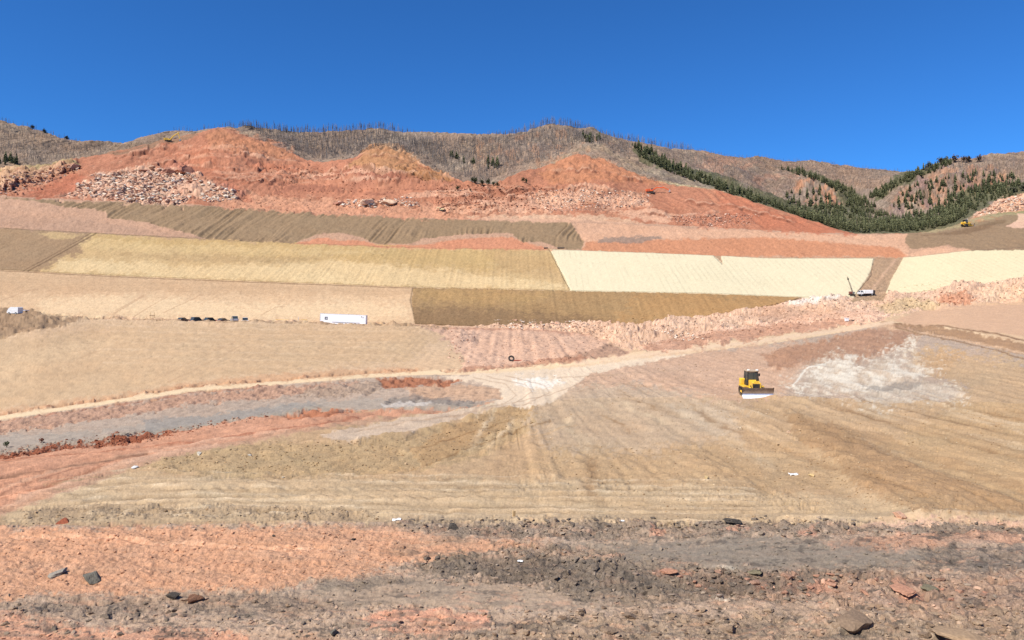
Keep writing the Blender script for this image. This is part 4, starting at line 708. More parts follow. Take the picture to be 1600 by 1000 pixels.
for x, y, wd, k, c, lab, fl in ((94, 896, 26, 'slab', (168, 160, 148), 'flat light grey slab lying on the red soil at near left', .45), (146, 905, 25, 'slate', (126, 122, 112), 'chunky dark grey rock on the red soil right of the flat grey slab', 1.0),
    (271, 933, 18, 'char', (92, 86, 80), 'small black block in the grey streak at near left', .9), (302, 937, 22, 'clay', (150, 112, 90), 'brown block with a dark shaded side, right of the small black block', .8), (1405, 807, 20, 'pinkrock', (232, 186, 156), 'pink block lying on the pale pink ridge at right', .9),
    (1268, 744, 9, 'yellowrock', (228, 200, 148), 'small yellow rock beside the white plastic scrap on the tan floor', 1.0), (311, 711, 9, 'whitestone', (236, 226, 206), 'small white stone on the tan mound beside the red road', .9), (390, 712, 7, 'whitestone', (236, 226, 206), 'smaller white stone to the right on the tan mound', .9),
    (213, 731, 13, 'whiterock', (240, 240, 240), 'bright white stone by the fork of the red road', .6), (442, 747, 6, 'whitestone', (236, 226, 206), 'white pebble on the tracked floor below the tan mound', .9), (1232, 677, 9, 'tanrock', (218, 186, 156), 'tan rock on the floor below the bulldozer', 1.0), (1104, 748, 8, 'yellowrock', (228, 200, 148), 'pale yellow cobble at the middle of the tan floor', .9),
    (708, 826, 17, 'char', (92, 86, 80), 'round black clod at the tip of the red soil band', .9), (1140, 817, 26, 'char', (92, 86, 80), 'largest black clod on the far edge of the near ground', .7), (100, 818, 18, 'redclod', (176, 104, 78), 'red clod standing up on the red soil edge at left', .9), (428, 838, 6, 'char', (92, 86, 80), 'tiny round black stone on the red soil', 1.0),
    (553, 844, 7, 'char', (92, 86, 80), 'dark stone near the right end of the red soil', 1.0), (521, 992, 20, 'slate', (126, 122, 112), 'blue-grey rock at the bottom edge left of centre', .9), (1178, 897, 28, 'olive', (136, 128, 106), 'tilted olive-grey slab in the churned band', .5), (1450, 922, 34, 'olive', (138, 130, 108), 'large olive-grey slab at near right', .5),
    (1410, 925, 46, 'redslab', (200, 150, 124), 'biggest red slab, undercut with a black gap, at near right', .35), (1340, 975, 60, 'brown2', (150, 128, 108), 'broad brown boulder half buried at lower right', .5), (1040, 895, 26, 'redslab', (198, 136, 108), 'red slab under a black overhang right of centre', .5), (1495, 995, 70, 'tanslab', (186, 158, 128), 'wide tan slab in the lower right corner', .35)):
    rock(x, y, wd, k, c, lab, None, flat=fl, sink=.2)
def outcrop(px, py, wpx, hpx, c, label, seed, asp=0.8):
    p, j = at(px, py); s = wpx / F * p.y / 2; h = hpx / F * p.y / 2
    V = chip(ico(3)[0], seed, 18, 1.0) * np.array([s, s * asp, h]); V += (fbm(V[:, 0] * .35 + seed, V[:, 2] * .6 + V[:, 1] * .3, seed, 4, .6) * 0.16 * h)[:, None] * np.array([1, 1, .6])
    o = np_mesh('rock_outcrop', V, ico(3)[1], None, mat('outcrop_%d' % seed, alb(*c), .95, 0, .25, .5, 0.3, .1), False); o.location = p + Vector((0, 0, h * .25)); return tag(o, label, 'rock outcrop')
outcrop(292, 272, 40, 30, (200, 140, 114), 'largest red rock outcrop with a dark right face above the pale pile', 71)
outcrop(262, 270, 34, 20, (206, 150, 124), 'low red rock outcrop just left of the largest one', 72)
outcrop(226, 268, 26, 10, (214, 164, 138), 'thin pale red ledge at the left end of the outcrops', 76)
outcrop(532, 319, 30, 10, (196, 140, 118), 'small pink outcrop with a dark right side under the middle hill', 73)
outcrop(575, 318, 34, 13, (236, 204, 176), 'cream rock slab at the foot of the middle red hill', 74)
outcrop(606, 318, 34, 13, (232, 196, 166), 'second cream rock slab, right of the first, below the middle hill', 75)
outcrop(116, 262, 22, 14, (204, 160, 136), 'rounded pale rock at the tip of the left plateau', 77)
# ------------------------------------------------------------------ trees
def snag_geo(seed):
    r = random.Random(seed); V = []; Q = []
    def bar(a, b, ra, rb, n=4):
        a = Vector(a); b = Vector(b); d = (b - a).normalized(); u = d.orthogonal().normalized(); v = d.cross(u); i = len(V)
        for c, rad in ((a, ra), (b, rb)):
            for k in range(n):
                t = 2 * math.pi * k / n; V.append((c + u * rad * math.cos(t) + v * rad * math.sin(t))[:])
        for k in range(n): Q.append((i + k, i + (k + 1) % n, i + n + (k + 1) % n, i + n + k))
    lx, ly = r.uniform(-.05, .05), r.uniform(-.05, .05)
    bar((0, 0, -.05), (lx, ly, .55), .028, .02); bar((lx, ly, .55), (lx * 2, ly * 2, 1.0), .02, .006)
    for k in range(r.randint(5, 9)):
        z = r.uniform(.3, .92); t = r.uniform(0, 6.28); L = r.uniform(.06, .2) * (1.2 - z)
        bar((lx * z * 1.5, ly * z * 1.5, z), (lx * z * 1.5 + math.cos(t) * L, ly * z * 1.5 + math.sin(t) * L, z + r.uniform(-.03, .08)), .011, .005, 3)
    # only quads wanted: three sided bars give quads too
    return np.array(V), np.array(Q)
def conifer_geo(seed):
    """crown of leaf-sized sprays on whorls of limbs round a tapered trunk (unit height)"""
    r = random.Random(seed); V = []; Q = []; Cc = []
    def quad(p, c):
        i = len(V); V.extend(p); Q.append((i, i + 1, i + 2, i + 3)); Cc.extend([c] * 4)
    n = 5
    for k in range(n):
        a, b = 2 * math.pi * k / n, 2 * math.pi * (k + 1) / n
        quad([(.03 * math.cos(a), .03 * math.sin(a), -.05), (.03 * math.cos(b), .03 * math.sin(b), -.05), (.006 * math.cos(b), .006 * math.sin(b), .9), (.006 * math.cos(a), .006 * math.sin(a), .9)], alb(96, 76, 60))
    wide = r.uniform(.19, .27); tier = 10
    for t in range(tier):
        z = .12 + .86 * (t / (tier - 1)) ** .9; rad = wide * 1.12 * (1 - z) ** .75 + .03
        m = max(3, int(9 * (1 - z) + 3)); off = r.uniform(0, 6)
        for k in range(m):
            if r.random() < .13: continue
            a = off + 2 * math.pi * k / m + r.uniform(-.3, .3); L = rad * r.uniform(.65, 1.15); wv = .075 * r.uniform(.7, 1.3) + L * .18
            ca, sa = math.cos(a), math.sin(a); zt = z + r.uniform(-.03, .03); dr = r.uniform(.0, .06)
            col = alb(*r.choice([(142, 144, 104), (122, 126, 90), (156, 156, 116), (104, 108, 80)]))
            quad([(0, 0, zt + .06), (ca * L * .6 - sa * wv, sa * L * .6 + ca * wv, zt + .02), (ca * L, sa * L, zt - dr), (ca * L * .6 + sa * wv, sa * L * .6 - ca * wv, zt - .01)], col)
            quad([(ca * L * .1, sa * L * .1, zt + .07), (ca * L, sa * L, zt - dr + .02), (ca * L * .8, sa * L * .8, zt - .06), (ca * L * .3, sa * L * .3, zt - .05)], col * .9)
    return np.array(V), np.array(Q), np.array(Cc)
SN = [snag_geo(900 + k) for k in range(6)]; CF = [conifer_geo(950 + k) for k in range(6)]
bark = mat('burnt_bark', (1, 1, 1), 0.9, 0, .2, 2, 0, .1, True); leaf = mat('conifer_green', (1, 1, 1), 0.85, 0, .2, 1.2, 0, .15, True)
SNC = [(150, 138, 130), (128, 116, 110), (168, 156, 146), (106, 97, 92)]
skyrow = int(np.nonzero(band == KI['SKY'])[0][-1])
def tree_pos(x, y, sk=False):
    if sk:
        i = int(np.clip(np.searchsorted(xs, x), 0, NX - 1)); j = skyrow - random.randint(0, 5); return Vector((X[j, i], Y[j, i], Z[j, i]))
    p, j = at(x, y)
    if band[min(j, NR - 1)] <= KI['V1'] or FPY[j, min(np.searchsorted(xs, x), NX - 1)] > y + 4: return None
    return p
def plant(regions, geos, keep, name, cat, material, stuffname, stufflabel, colf):
    L = []
    for poly, n, a, b, lab, grp in regions:
        if isinstance(poly, tuple):
            pts = [(random.uniform(poly[0], poly[1]), None) for _ in range(n)]
        else: pts = sample(poly, n)
        for x, y in pts:
            p = tree_pos(x, y, y is None)
            if p is None: continue
            h = random.uniform(a, b) * random.choice((1, 1, .8, .65)); L.append((h, p, lab, grp))
    L.sort(key=lambda q: -q[0] * (0.5 + random.random() * .0 + (q[1].y < 900) * .5))
    cache = {}; VV, QQ, CC = [], [], []; nv = 0
    for i, (h, p, lab, grp) in enumerate(L):
        s = h / F * p.y; g = geos[i % len(geos)]; rz = random.uniform(0, 6.28)
        if i < keep:
            ck = (i % len(geos), i % 3)
            if ck not in cache:
                c = colf(g); o = np_mesh(name, g[0], g[1], c, material, False); cache[ck] = o.data
            else: o = bpy.data.objects.new(name, cache[ck]); COL.objects.link(o)
            o.location = p; o.scale = (s * random.uniform(.85, 1.2),) * 2 + (s,); o.rotation_euler = (0, 0, rz); tag(o, lab, cat, grp)
        else:
            ct, st = math.cos(rz), math.sin(rz); V = (g[0] * np.array([s * random.uniform(.85, 1.2)] * 2 + [s])) @ np.array([[ct, st, 0], [-st, ct, 0], [0, 0, 1]]) + np.array(p)
            VV.append(V); QQ.append(g[1] + nv); nv += len(V); CC.append(colf(g))
    if VV: tag(np_mesh(stuffname, np.concatenate(VV), np.concatenate(QQ), np.concatenate(CC), material, False), stufflabel, cat, None, 'stuff')
    print(name, len(L))
G = 'burnt trees on the '
plant([((192, 372), 130, 6, 13, 'bare burnt trunk on the skyline above the left red hill', G + 'skyline above the left red hill'),
       ((372, 740), 460, 7, 14, 'bare burnt trunk on the skyline between the left and middle red hills', G + 'skyline behind the middle hill'),
       ((740, 1080), 460, 7, 14, 'bare burnt trunk on the skyline of the central mountain', G + 'skyline of the central mountain'),
       ((1080, 1460), 420, 3, 6, 'tiny burnt trunk on the far skyline at right of centre', G + 'far skyline'), ((0, 190), 110, 4, 9, 'bare burnt trunk on the skyline of the left hill', G + 'skyline of the left hill'), ((1460, 1640), 12, 4, 8, 'burnt trunk on the skyline at far right', G + 'right skyline'),
       ([(372, 196), (470, 208), (600, 206), (690, 228), (700, 262), (600, 226), (560, 240), (500, 250), (440, 226)], 2600, 6, 11, 'grey burnt trunk on the dark slope behind the left and middle red hills', G + 'slope behind the red hills'),
       ([(640, 216), (760, 218), (860, 200), (930, 210), (900, 228), (860, 250), (800, 262), (760, 285), (700, 270)], 3800, 5, 10, 'grey burnt trunk on the valley slope between the middle and right red hills', G + 'central valley slope'),
       ([(880, 200), (990, 222), (980, 245), (940, 226), (900, 224)], 520, 5, 10, 'grey burnt trunk near the top of the central mountain', G + 'central mountain top'),
       ([(0, 196), (90, 215), (180, 236), (110, 254), (0, 258)], 1300, 4, 8, 'thin burnt trunk on the brown left hill', G + 'left hill'),
       ([(990, 228), (1080, 238), (1120, 250), (1180, 300), (1085, 262)], 420, 5, 8, 'burnt trunk above the green pine ridge', G + 'slope above the pine ridge'),
       ([(1080, 240), (1240, 254), (1400, 268), (1350, 295), (1280, 270), (1200, 262), (1160, 285)], 1800, 2.5, 5, 'tiny burnt trunk on the far brown mountain', G + 'far brown mountain'),
       ([(1440, 268), (1500, 250), (1600, 240), (1640, 290), (1560, 288), (1480, 275)], 520, 4, 8, 'burnt trunk on the bare upper slope of the right hill', G + 'right hill')],
      SN, 296, 'dead_tree', 'dead tree', bark, 'dead_trees', 'thousands of grey burnt trunks covering the mountain slopes', lambda g: np.tile(alb(*random.choice(SNC)), (len(g[0]), 1)))
plant([([(985, 226), (1020, 240), (1085, 272), (1160, 301), (1220, 322), (1300, 350), (1200, 330), (1110, 292), (1060, 276), (1000, 246)], 420, 7, 14, 'dark green pine on the diagonal ridge behind the right red hill', 'pines on the diagonal ridge'),
       ([(1200, 326), (1260, 338), (1330, 352), (1400, 350), (1460, 344), (1500, 330), (1520, 335), (1480, 352), (1430, 362), (1340, 364), (1240, 346)], 620, 8, 15, 'dark green pine in the dense valley wood behind the slope', 'pines in the valley wood'),
       ([(1220, 330), (1330, 318), (1400, 340), (1460, 330), (1500, 322), (1460, 350), (1300, 350)], 340, 7, 12, 'pine in the upper part of the valley wood', 'pines in the upper valley wood'),
       ([(1215, 264), (1250, 266), (1330, 298), (1370, 325), (1340, 325), (1290, 288)], 170, 5, 11, 'pine along the spur above the rocky knob', 'pines along the spur'),
       ([(1350, 310), (1370, 296), (1400, 280), (1440, 266), (1480, 252), (1490, 256), (1440, 276), (1400, 292), (1380, 310)], 170, 5, 11, 'pine on the left rim of the right rocky hill', 'pines on the rim of the rocky hill'),
       ([(1380, 330), (1400, 300), (1460, 280), (1560, 270), (1600, 280), (1540, 310), (1460, 325)], 150, 5, 13, 'lone pine scattered over the rocky face of the right hill', 'pines on the rocky face'),
       ([(1440, 340), (1480, 312), (1540, 290), (1640, 284), (1640, 300), (1560, 312), (1510, 335)], 240, 6, 14, 'pine on the wooded foot of the right hill', 'pines at the foot of the right hill'),
       ([(1225, 300), (1290, 300), (1310, 325), (1230, 325)], 30, 9, 17, 'pine on the rocky knob left of the valley', 'pines on the rocky knob'),
       ([(698, 242), (730, 252), (748, 256), (730, 258)], 16, 9, 12, 'small pine in the short row on the burnt valley slope', 'pines in the short row on the burnt slope'),
       ([(760, 256), (778, 256), (778, 264), (760, 264)], 12, 10, 15, 'pine in the dark clump on the burnt valley slope', 'pines in the dark clump'),
       ([(905, 210), (945, 218), (945, 226), (912, 222)], 22, 7, 12, 'dark pine near the top of the central mountain', 'pines near the mountain top'),
       ([(0, 250), (20, 252), (45, 262), (0, 262)], 14, 10, 18, 'dark pine at the left edge above the plateau', 'pines at the left edge')],
      CF, 292, 'pine_tree', 'pine tree', leaf, 'pine_wood', 'mass of pines filling in the valley wood', lambda g: g[2] * random.uniform(.8, 1.2))
def leafball(name, p, wd, ht, cols, label, cat, n=170, seed=0, trunk=True):
    r = random.Random(seed); root = empty(name, p); tag(root, label, cat); V = []; Q = []; Cc = []
    for k in range(n):
        t = r.uniform(0, 6.28); u = r.uniform(-1, 1); rr = r.random() ** .4 * (0.8 + .3 * math.sin(3 * t + seed)); q = math.sqrt(1 - u * u)
        c = Vector((math.cos(t) * q * rr * wd / 2, math.sin(t) * q * rr * wd / 2, ht * (.55 + .45 * u * rr))); s = wd * .09 * r.uniform(.6, 1.4)
        a = Vector((r.gauss(0, 1), r.gauss(0, 1), r.gauss(0, 1))).normalized(); b = a.orthogonal().normalized(); i = len(V)
        V += [(c + a * s)[:], (c + b * s)[:], (c - a * s)[:], (c - b * s)[:]]; Q.append((i, i + 1, i + 2, i + 3)); Cc += [alb(*r.choice(cols))] * 4
    o = np_mesh('crown', np.array(V), np.array(Q), np.array(Cc), leaf, False); o.parent = root
    b = MB(); b.cyl((0, 0, -.1 * ht), (0, 0, .6 * ht), wd * .05, wd * .02, 6)
    for k in range(4): t = k * 1.6; b.cyl((0, 0, ht * .25), (math.cos(t) * wd * .3, math.sin(t) * wd * .3, ht * .6), wd * .025, wd * .01, 5)
    b.build('trunk', mat('twig', alb(110, 88, 70), .9), root); return root
# ------------------------------------------------------------------ machine building blocks
class MB:
    def __init__(s): s.V = []; s.F = []
    def _add(s, V, Fc):
        i = len(s.V); s.V += [tuple(v) for v in V]; s.F += [tuple(i + k for k in f) for f in Fc]
    def box(s, x0, x1, y0, y1, z0, z1, M=None, bev=0.0):
        c = Vector(((x0 + x1) / 2, (y0 + y1) / 2, (z0 + z1) / 2)); h = Vector(((x1 - x0) / 2, (y1 - y0) / 2, (z1 - z0) / 2)); bm = bmesh.new()
        bmesh.ops.create_cube(bm, size=2)
        for v in bm.verts: v.co = Vector((v.co.x * h.x, v.co.y * h.y, v.co.z * h.z)) + c
        b = bev or min(abs(h.x), abs(h.y), abs(h.z)) * .18
        bmesh.ops.bevel(bm, geom=list(bm.edges), offset=b, segments=1, affect='EDGES')
        bm.verts.ensure_lookup_table(); V = [(M @ v.co if M else v.co.copy()) for v in bm.verts]; Fc = [[v.index for v in f.verts] for f in bm.faces]; bm.free(); s._add(V, Fc); return s
    def prism(s, pts, y0, y1, axis='y'):
        """pts in the x-z plane, extruded along y (or pts in y-z along x)"""
        n = len(pts); f = (lambda a, b, t: (a, t, b)) if axis == 'y' else (lambda a, b, t: (t, a, b))
        V = [f(a, b, y0) for a, b in pts] + [f(a, b, y1) for a, b in pts]
        s._add(V, [tuple(range(n)), tuple(range(2 * n - 1, n - 1, -1))] + [(k, (k + 1) % n, n + (k + 1) % n, n + k) for k in range(n)]); return s
    def cyl(s, a, b, ra, rb=None, n=14):
        a = Vector(a); b = Vector(b); rb = ra if rb is None else rb; d = (b - a).normalized(); u = d.orthogonal().normalized(); v = d.cross(u)
        V = [a + (u * math.cos(2 * math.pi * k / n) + v * math.sin(2 * math.pi * k / n)) * ra for k in range(n)] + [b + (u * math.cos(2 * math.pi * k / n) + v * math.sin(2 * math.pi * k / n)) * rb for k in range(n)]
        s._add(V, [(k, (k + 1) % n, n + (k + 1) % n, n + k) for k in range(n)] + [tuple(range(n)), tuple(range(2 * n - 1, n - 1, -1))]); return s
    def beam(s, a, b, wdt, hgt):
        a = Vector(a); b = Vector(b); d = (b - a); L = d.length; q = d.to_track_quat('X', 'Z'); M = Matrix.Translation(a) @ q.to_matrix().to_4x4()
        return s.box(0, L, -wdt / 2, wdt / 2, -hgt / 2, hgt / 2, M)
    def build(s, name, m, parent=None, smooth=False):
        me = bpy.data.meshes.new(name); me.from_pydata(s.V, [], s.F); bm = bmesh.new(); bm.from_mesh(me); bmesh.ops.recalc_face_normals(bm, faces=bm.faces); bm.to_mesh(me); bm.free()
        me.materials.append(m); o = bpy.data.objects.new(name, me); COL.objects.link(o)
        if parent: o.parent = parent
        return o
DUST = alb(196, 160, 124)
M_yel = mat('yellow_paint', lin((255, 204, 60)) * .85, .45, 0, .1, 2, 0, .4, dirt=DUST); M_org = mat('orange_paint', lin((236, 96, 30)) * .8, .45, 0, .1, 2, 0, .4, dirt=alb(220, 130, 90))
M_blk = mat('black_steel', (.02, .02, .022), .5, 0, .2, 4, 0, .4, dirt=(.09, .07, .055)); M_trk = mat('track_steel', alb(128, 112, 96), .6, .3, .25, 5, 0.01, .4, dirt=DUST)
M_glass = mat('cab_glass', (.05, .06, .06), .08, 0, .05, 1, 0, .7); M_wht = mat('white_paint', (.78, .78, .78), .4, 0, .05, 2, 0, .4, dirt=(.55, .5, .44)); M_lamp = mat('lamp_lens', (.85, .85, .82), .2)
M_edge = mat('bright_steel', (.82, .84, .9), .35, .15, .08, 3, 0, .6); M_mold = mat('worn_blade_steel', alb(158, 134, 112), .6, 0, .2, 2.5, 0, .5); M_mold2 = mat('polished_blade_steel', (.34, .38, .5), .35, .5, .15, 3, 0, .5)
M_gry = mat('grey_metal', (.35, .36, .38), .5, .3, .1, 3); M_rub = mat('rubber', (.025, .025, .025), .85, 0, .2, 6, 0, .3, dirt=(.14, .11, .09)); M_wood = mat('pale_wood', alb(222, 190, 140), .8)
def stadium(x0, x1, z0, z1, n=9):
    r = (z1 - z0) / 2; c = (z0 + z1) / 2; P = []
    for k in range(n): t = -math.pi / 2 + math.pi * k / (n - 1); P.append((x1 - r + r * math.cos(t), c + r * math.sin(t)))
    for k in range(n): t = math.pi / 2 + math.pi * k / (n - 1); P.append((x0 + r + r * math.cos(t), c + r * math.sin(t)))
    return P
def track(parent, x0, x1, y, wd, h):
    P = stadium(x0, x1, 0, h); I = stadium(x0 + .07, x1 - .07, .07, h - .07); n = len(P); b = MB(); V = []
    for yy in (y - wd / 2, y + wd / 2): V += [(a, yy, c) for a, c in P] + [(a, yy, c) for a, c in I]
    Fc = []
    for k in range(n):
        q = (k + 1) % n; Fc += [(k, q, 2 * n + q, 2 * n + k), (n + q, n + k, 3 * n + k, 3 * n + q), (q, k, n + k, n + q), (2 * n + k, 2 * n + q, 3 * n + q, 3 * n + k)]
    b._add(V, Fc); per = 0; pts = []
    for k in range(n):
        a = Vector((P[k][0], 0, P[k][1])); c = Vector((P[(k + 1) % n][0], 0, P[(k + 1) % n][1])); L = (c - a).length; m = max(1, int(L / .17))
        for g in range(m): q = a.lerp(c, (g + .5) / m); d = (c - a).normalized(); nrm = Vector((d.z, 0, -d.x)); b.beam(q - nrm * -.0 + Vector((0, y - wd / 2, 0)), q + Vector((0, y + wd / 2, 0)), .05, .09) if True else None
    t = b.build('track', M_trk, parent)
    f = MB().box(x0 + h / 2, x1 - h / 2, y - wd * .3, y + wd * .3, h * .3, h * .7).build('track_frame', M_blk, t)
    for xx, rr, nm in ((x0 + h / 2, h / 2 - .1, 'sprocket'), (x1 - h / 2, h / 2 - .1, 'idler')): MB().cyl((xx, y - wd * .35, h / 2), (xx, y + wd * .35, h / 2), rr, rr, 14).build(nm, M_blk, t)
    for k in range(4): xx = x0 + h / 2 + (x1 - x0 - h) * (k + .5) / 4; MB().cyl((xx, y - wd * .35, .2), (xx, y + wd * .35, .2), .13, .13, 10).build('roller', M_blk, t)
    return t
def bulldozer(loc, rz, label, tilt=(0, 0)):
    r = empty('bulldozer', loc, rz); r.rotation_euler = (tilt[0], tilt[1], rz); tag(r, label, 'bulldozer')
    for s in (-1, 1): track(r, -1.65, 1.45, s * .98, .56, 1.0)
    MB().box(-1.3, 1.3, -.62, .62, .45, 1.1).build('body', M_yel, r)
    hd = MB().prism([(.05, 1.0), (.05, 1.92), (1.35, 1.78), (1.55, 1.7), (1.55, 1.0)], -.5, .5).build('hood', M_yel, r)
    MB().box(1.56, 1.6, -.42, .42, .78, 1.6).build('grille', M_blk, hd)
    for s in (-1, 1): MB().box(1.5, 1.66, s * .5 - .07, s * .5 + .07, .55, 1.72).build('grille_post', M_yel, hd)
    MB().box(1.57, 1.68, -.5, .5, .55, .76).build('front_beam', M_yel, hd)
    MB().box(1.2, 1.45, -.3, .3, 1.76, 1.88).build('hood_cap', M_yel, hd)
    for s in (-1, 1): MB().box(-1.5, .55, s * .72 - .16 if s > 0 else -1.28, s * 1.28 if s > 0 else -.56, 1.06, 1.2).build('fender', M_yel, r)
    for s in (-1, 1): MB().box(-1.75, -1.0, .35 if s > 0 else -1.15, 1.15 if s > 0 else -.35, 1.2, 1.95).build('tank', M_yel, r)
    MB().box(-1.2, .1, -.72, .72, 1.1, 1.75).build('cab_base', M_blk, r)
    cb = empty('cab', (0, 0, 0)); cb.parent = r
    fr = MB()
    for x, y in ((-1.15, -.68), (-1.15, .68), (.08, -.62), (.08, .62), (-.5, -.7), (-.5, .7)): fr.beam((x, y, 1.7), (x * .95, y * .95, 2.95), .1, .1)
    fr.box(-1.2, .14, -.72, .72, 2.88, 2.94); fr.build('cab_frame', M_blk, cb)
    MB().box(-1.25, .2, -.75, .75, 2.94, 3.04).build('cab_roof', mat('roof_paint', alb(214, 190, 160), .6), cb)
    MB().box(.07, .1, -.55, .55, 1.75, 2.85).build('windshield', M_glass, cb)
    for s in (-1, 1): MB().box(-1.1, .02, s * .66 - .012, s * .66 + .012, 1.78, 2.85).build('side_window', M_glass, cb)
    MB().box(-.85, -.4, -.25, .25, 1.75, 2.35).build('seat', mat('seat_cloth', (.25, .25, .22), .8), cb)
    for s in (-.55, .5): MB().box(.02, .24, s - .13, s + .13, 3.05, 3.22).build('roof_lamp', M_lamp, cb)
    MB().cyl((.75, .3, 1.8), (.75, .3, 2.55), .075).cyl((.75, .3, 2.55), (.68, .3, 2.75), .06).build('exhaust', M_blk, r)
    MB().cyl((.4, .62, 1.9), (.4, .62, 2.75), .03).box(.35, .45, .58, .8, 2.4, 2.75).build('mirror', M_blk, r)
    for s in (-1, 1):
        MB().beam((-.2, s * 1.38, .5), (2.15, s * 1.38, .42), .14, .22).build('push_arm', M_yel, r)
        MB().cyl((1.3, s * .62, 1.35), (2.05, s * .62, .75), .06).cyl((1.7, s * .62, 1.02), (2.2, s * .62, .62), .035).build('lift_cylinder', M_blk, r)
    prof = [(.26, 1.22), (.12, 1.0), (.05, .75), (.06, .5), (.16, .3)]; back = [(p[0] - .08, p[1]) for p in prof][::-1]
    bl = MB().prism([(2.15 + a, b) for a, b in prof[:4]] + [(2.15 + a, b) for a, b in back[1:]], -1.85, 1.85).build('blade', M_mold, r)
    MB().prism([(2.235, .52), (2.335, .29), (2.27, .29), (2.17, .52)], -1.84, 1.84).build('lower_blade_plate', M_mold2, bl)
    MB().prism([(2.3, .40), (2.84, .0), (2.78, -.04), (2.24, .34)], -1.93, 1.93).build('cutting_edge', M_edge, bl)
    for s in (-1, 1): MB().prism([(2.0, .2), (2.44, 1.26), (2.2, 1.26), (1.98, 1.1)], s * 1.86 - .02, s * 1.86 + .02).build('end_plate', M_blk, bl)
    for s in (-.5, .5): MB().box(-2.2, -1.7, s - .08, s + .08, .3, .8).build('ripper_shank', M_blk, r)
    return r
p, _ = at(1186, 621)
doz = bulldozer(p, R(-91), 'yellow tracked bulldozer facing the camera with its bright blade down on the tan floor', (0, R(2)))
doz.location = p + Vector((0.0, 2.5, 0.0)); q, _ = at(1182, 614); doz.location.z = min(p.z, q.z) + .02
def excavator(loc, rz, label, paint, S=1.0, boom=((.9, 2.0), (3.2, 4.6), (6.2, 5.0)), stick=(8.3, 2.6), slew=0.0, weight=M_blk, bucketm=M_gry):
    r = empty('excavator', loc, rz); r.scale = (S,) * 3; tag(r, label, 'excavator')
    for s in (-1, 1): track(r, -2.1, 2.1, s * 1.25, .6, .95)
    MB().box(-1.2, 1.2, -.9, .9, .45, .95).cyl((0, 0, .9), (0, 0, 1.15), .8).build('undercarriage', M_blk, r)
    h = MB().box(-2.6, 1.3, -1.35, 1.35, 1.15, 2.0).prism([(-2.5, 2.0), (-2.4, 2.55), (-.3, 2.55), (0, 2.0)], -1.3, 1.3).build('house', paint, r)
    MB().prism([(-3.1, 1.3), (-3.25, 1.7), (-3.1, 2.3), (-2.6, 2.4), (-2.6, 1.2)], -1.35, 1.35).build('counterweight', paint, h)
    for x in (-2.0, -1.2): MB().box(x, x + .5, -1.37, -1.3, 1.5, 2.1).build('side_panel', M_blk, h)
    c = MB().box(.1, 1.45, .35, 1.33, 1.15, 2.1).box(.1, 1.45, .35, 1.33, 2.9, 3.0).beam((.15, .4, 2), (.15, .4, 2.95), .1, .1).beam((1.4, .4, 2), (1.35, .4, 2.95), .1, .1).beam((.15, 1.28, 2), (.15, 1.28, 2.95), .1, .1).beam((1.4, 1.28, 2), (1.35, 1.28, 2.95), .1, .1).build('cab', weight, r)
    MB().box(.17, 1.36, .42, 1.26, 2.1, 2.9).build('cab_window', M_glass, c)
    b = MB(); b.beam((boom[0][0], -.2, boom[0][1]), (boom[1][0], -.2, boom[1][1]), .5, .7); b.beam((boom[1][0] - .1, -.2, boom[1][1]), (boom[2][0], -.2, boom[2][1]), .5, .6); bo = b.build('boom', paint, r)
    MB().cyl((1.6, -.2, 1.5), (boom[1][0] - .4, -.2, boom[1][1] - .6), .11).build('boom_cylinder', M_gry, bo)
    st = MB().beam((boom[2][0] - .5, -.2, boom[2][1] + .45), (stick[0], -.2, stick[1]), .4, .5).build('stick', paint, r)
    MB().cyl((boom[1][0] + .5, -.2, boom[1][1] + .7), (boom[2][0] - .4, -.2, boom[2][1] + .55), .09).build('stick_cylinder', M_gry, st)
    sx, sz = stick; MB().prism([(sx - .3, sz + .1), (sx + .35, sz + .15), (sx + .75, sz - .5), (sx + .5, sz - 1.15), (sx - .3, sz - 1.3), (sx - .55, sz - 1.0), (sx + .05, sz - .9), (sx + .2, sz - .45)], -.85, .45).build('bucket', bucketm, r)
    return r
def on(px, py): return at(px, py)[0]
p = on(1017, 302); excavator(p, R(-14), 'orange excavator reaching right with its arm low on the right red hill', M_org, 1.02, ((.9, 1.8), (3.6, 3.4), (7.4, 3.2)), (11.0, 1.6), bucketm=M_gry)
p = on(264, 222); excavator(p, R(12), 'yellow excavator with raised bent arm on the rim of the left red hill', M_yel, 1.3, ((.9, 1.8), (2.8, 4.2), (6.3, 6.6)), (7.0, 2.2))
p = on(690, 330); excavator(p, R(160), 'small dusty cream excavator at the foot of the red ledges in the centre', mat('cream_paint', lin((230, 210, 160)) * .8, .5, 0, .2, 2, 0, .3, dirt=DUST), .62, ((.9, 1.8), (2.8, 3.6), (4.6, 3.6)), (5.8, 1.0))
p = on(1510, 354); d2 = bulldozer(p, R(8), 'small yellow crawler seen side-on, crossing the brown bench at far right'); d2.scale = (1.15,) * 3
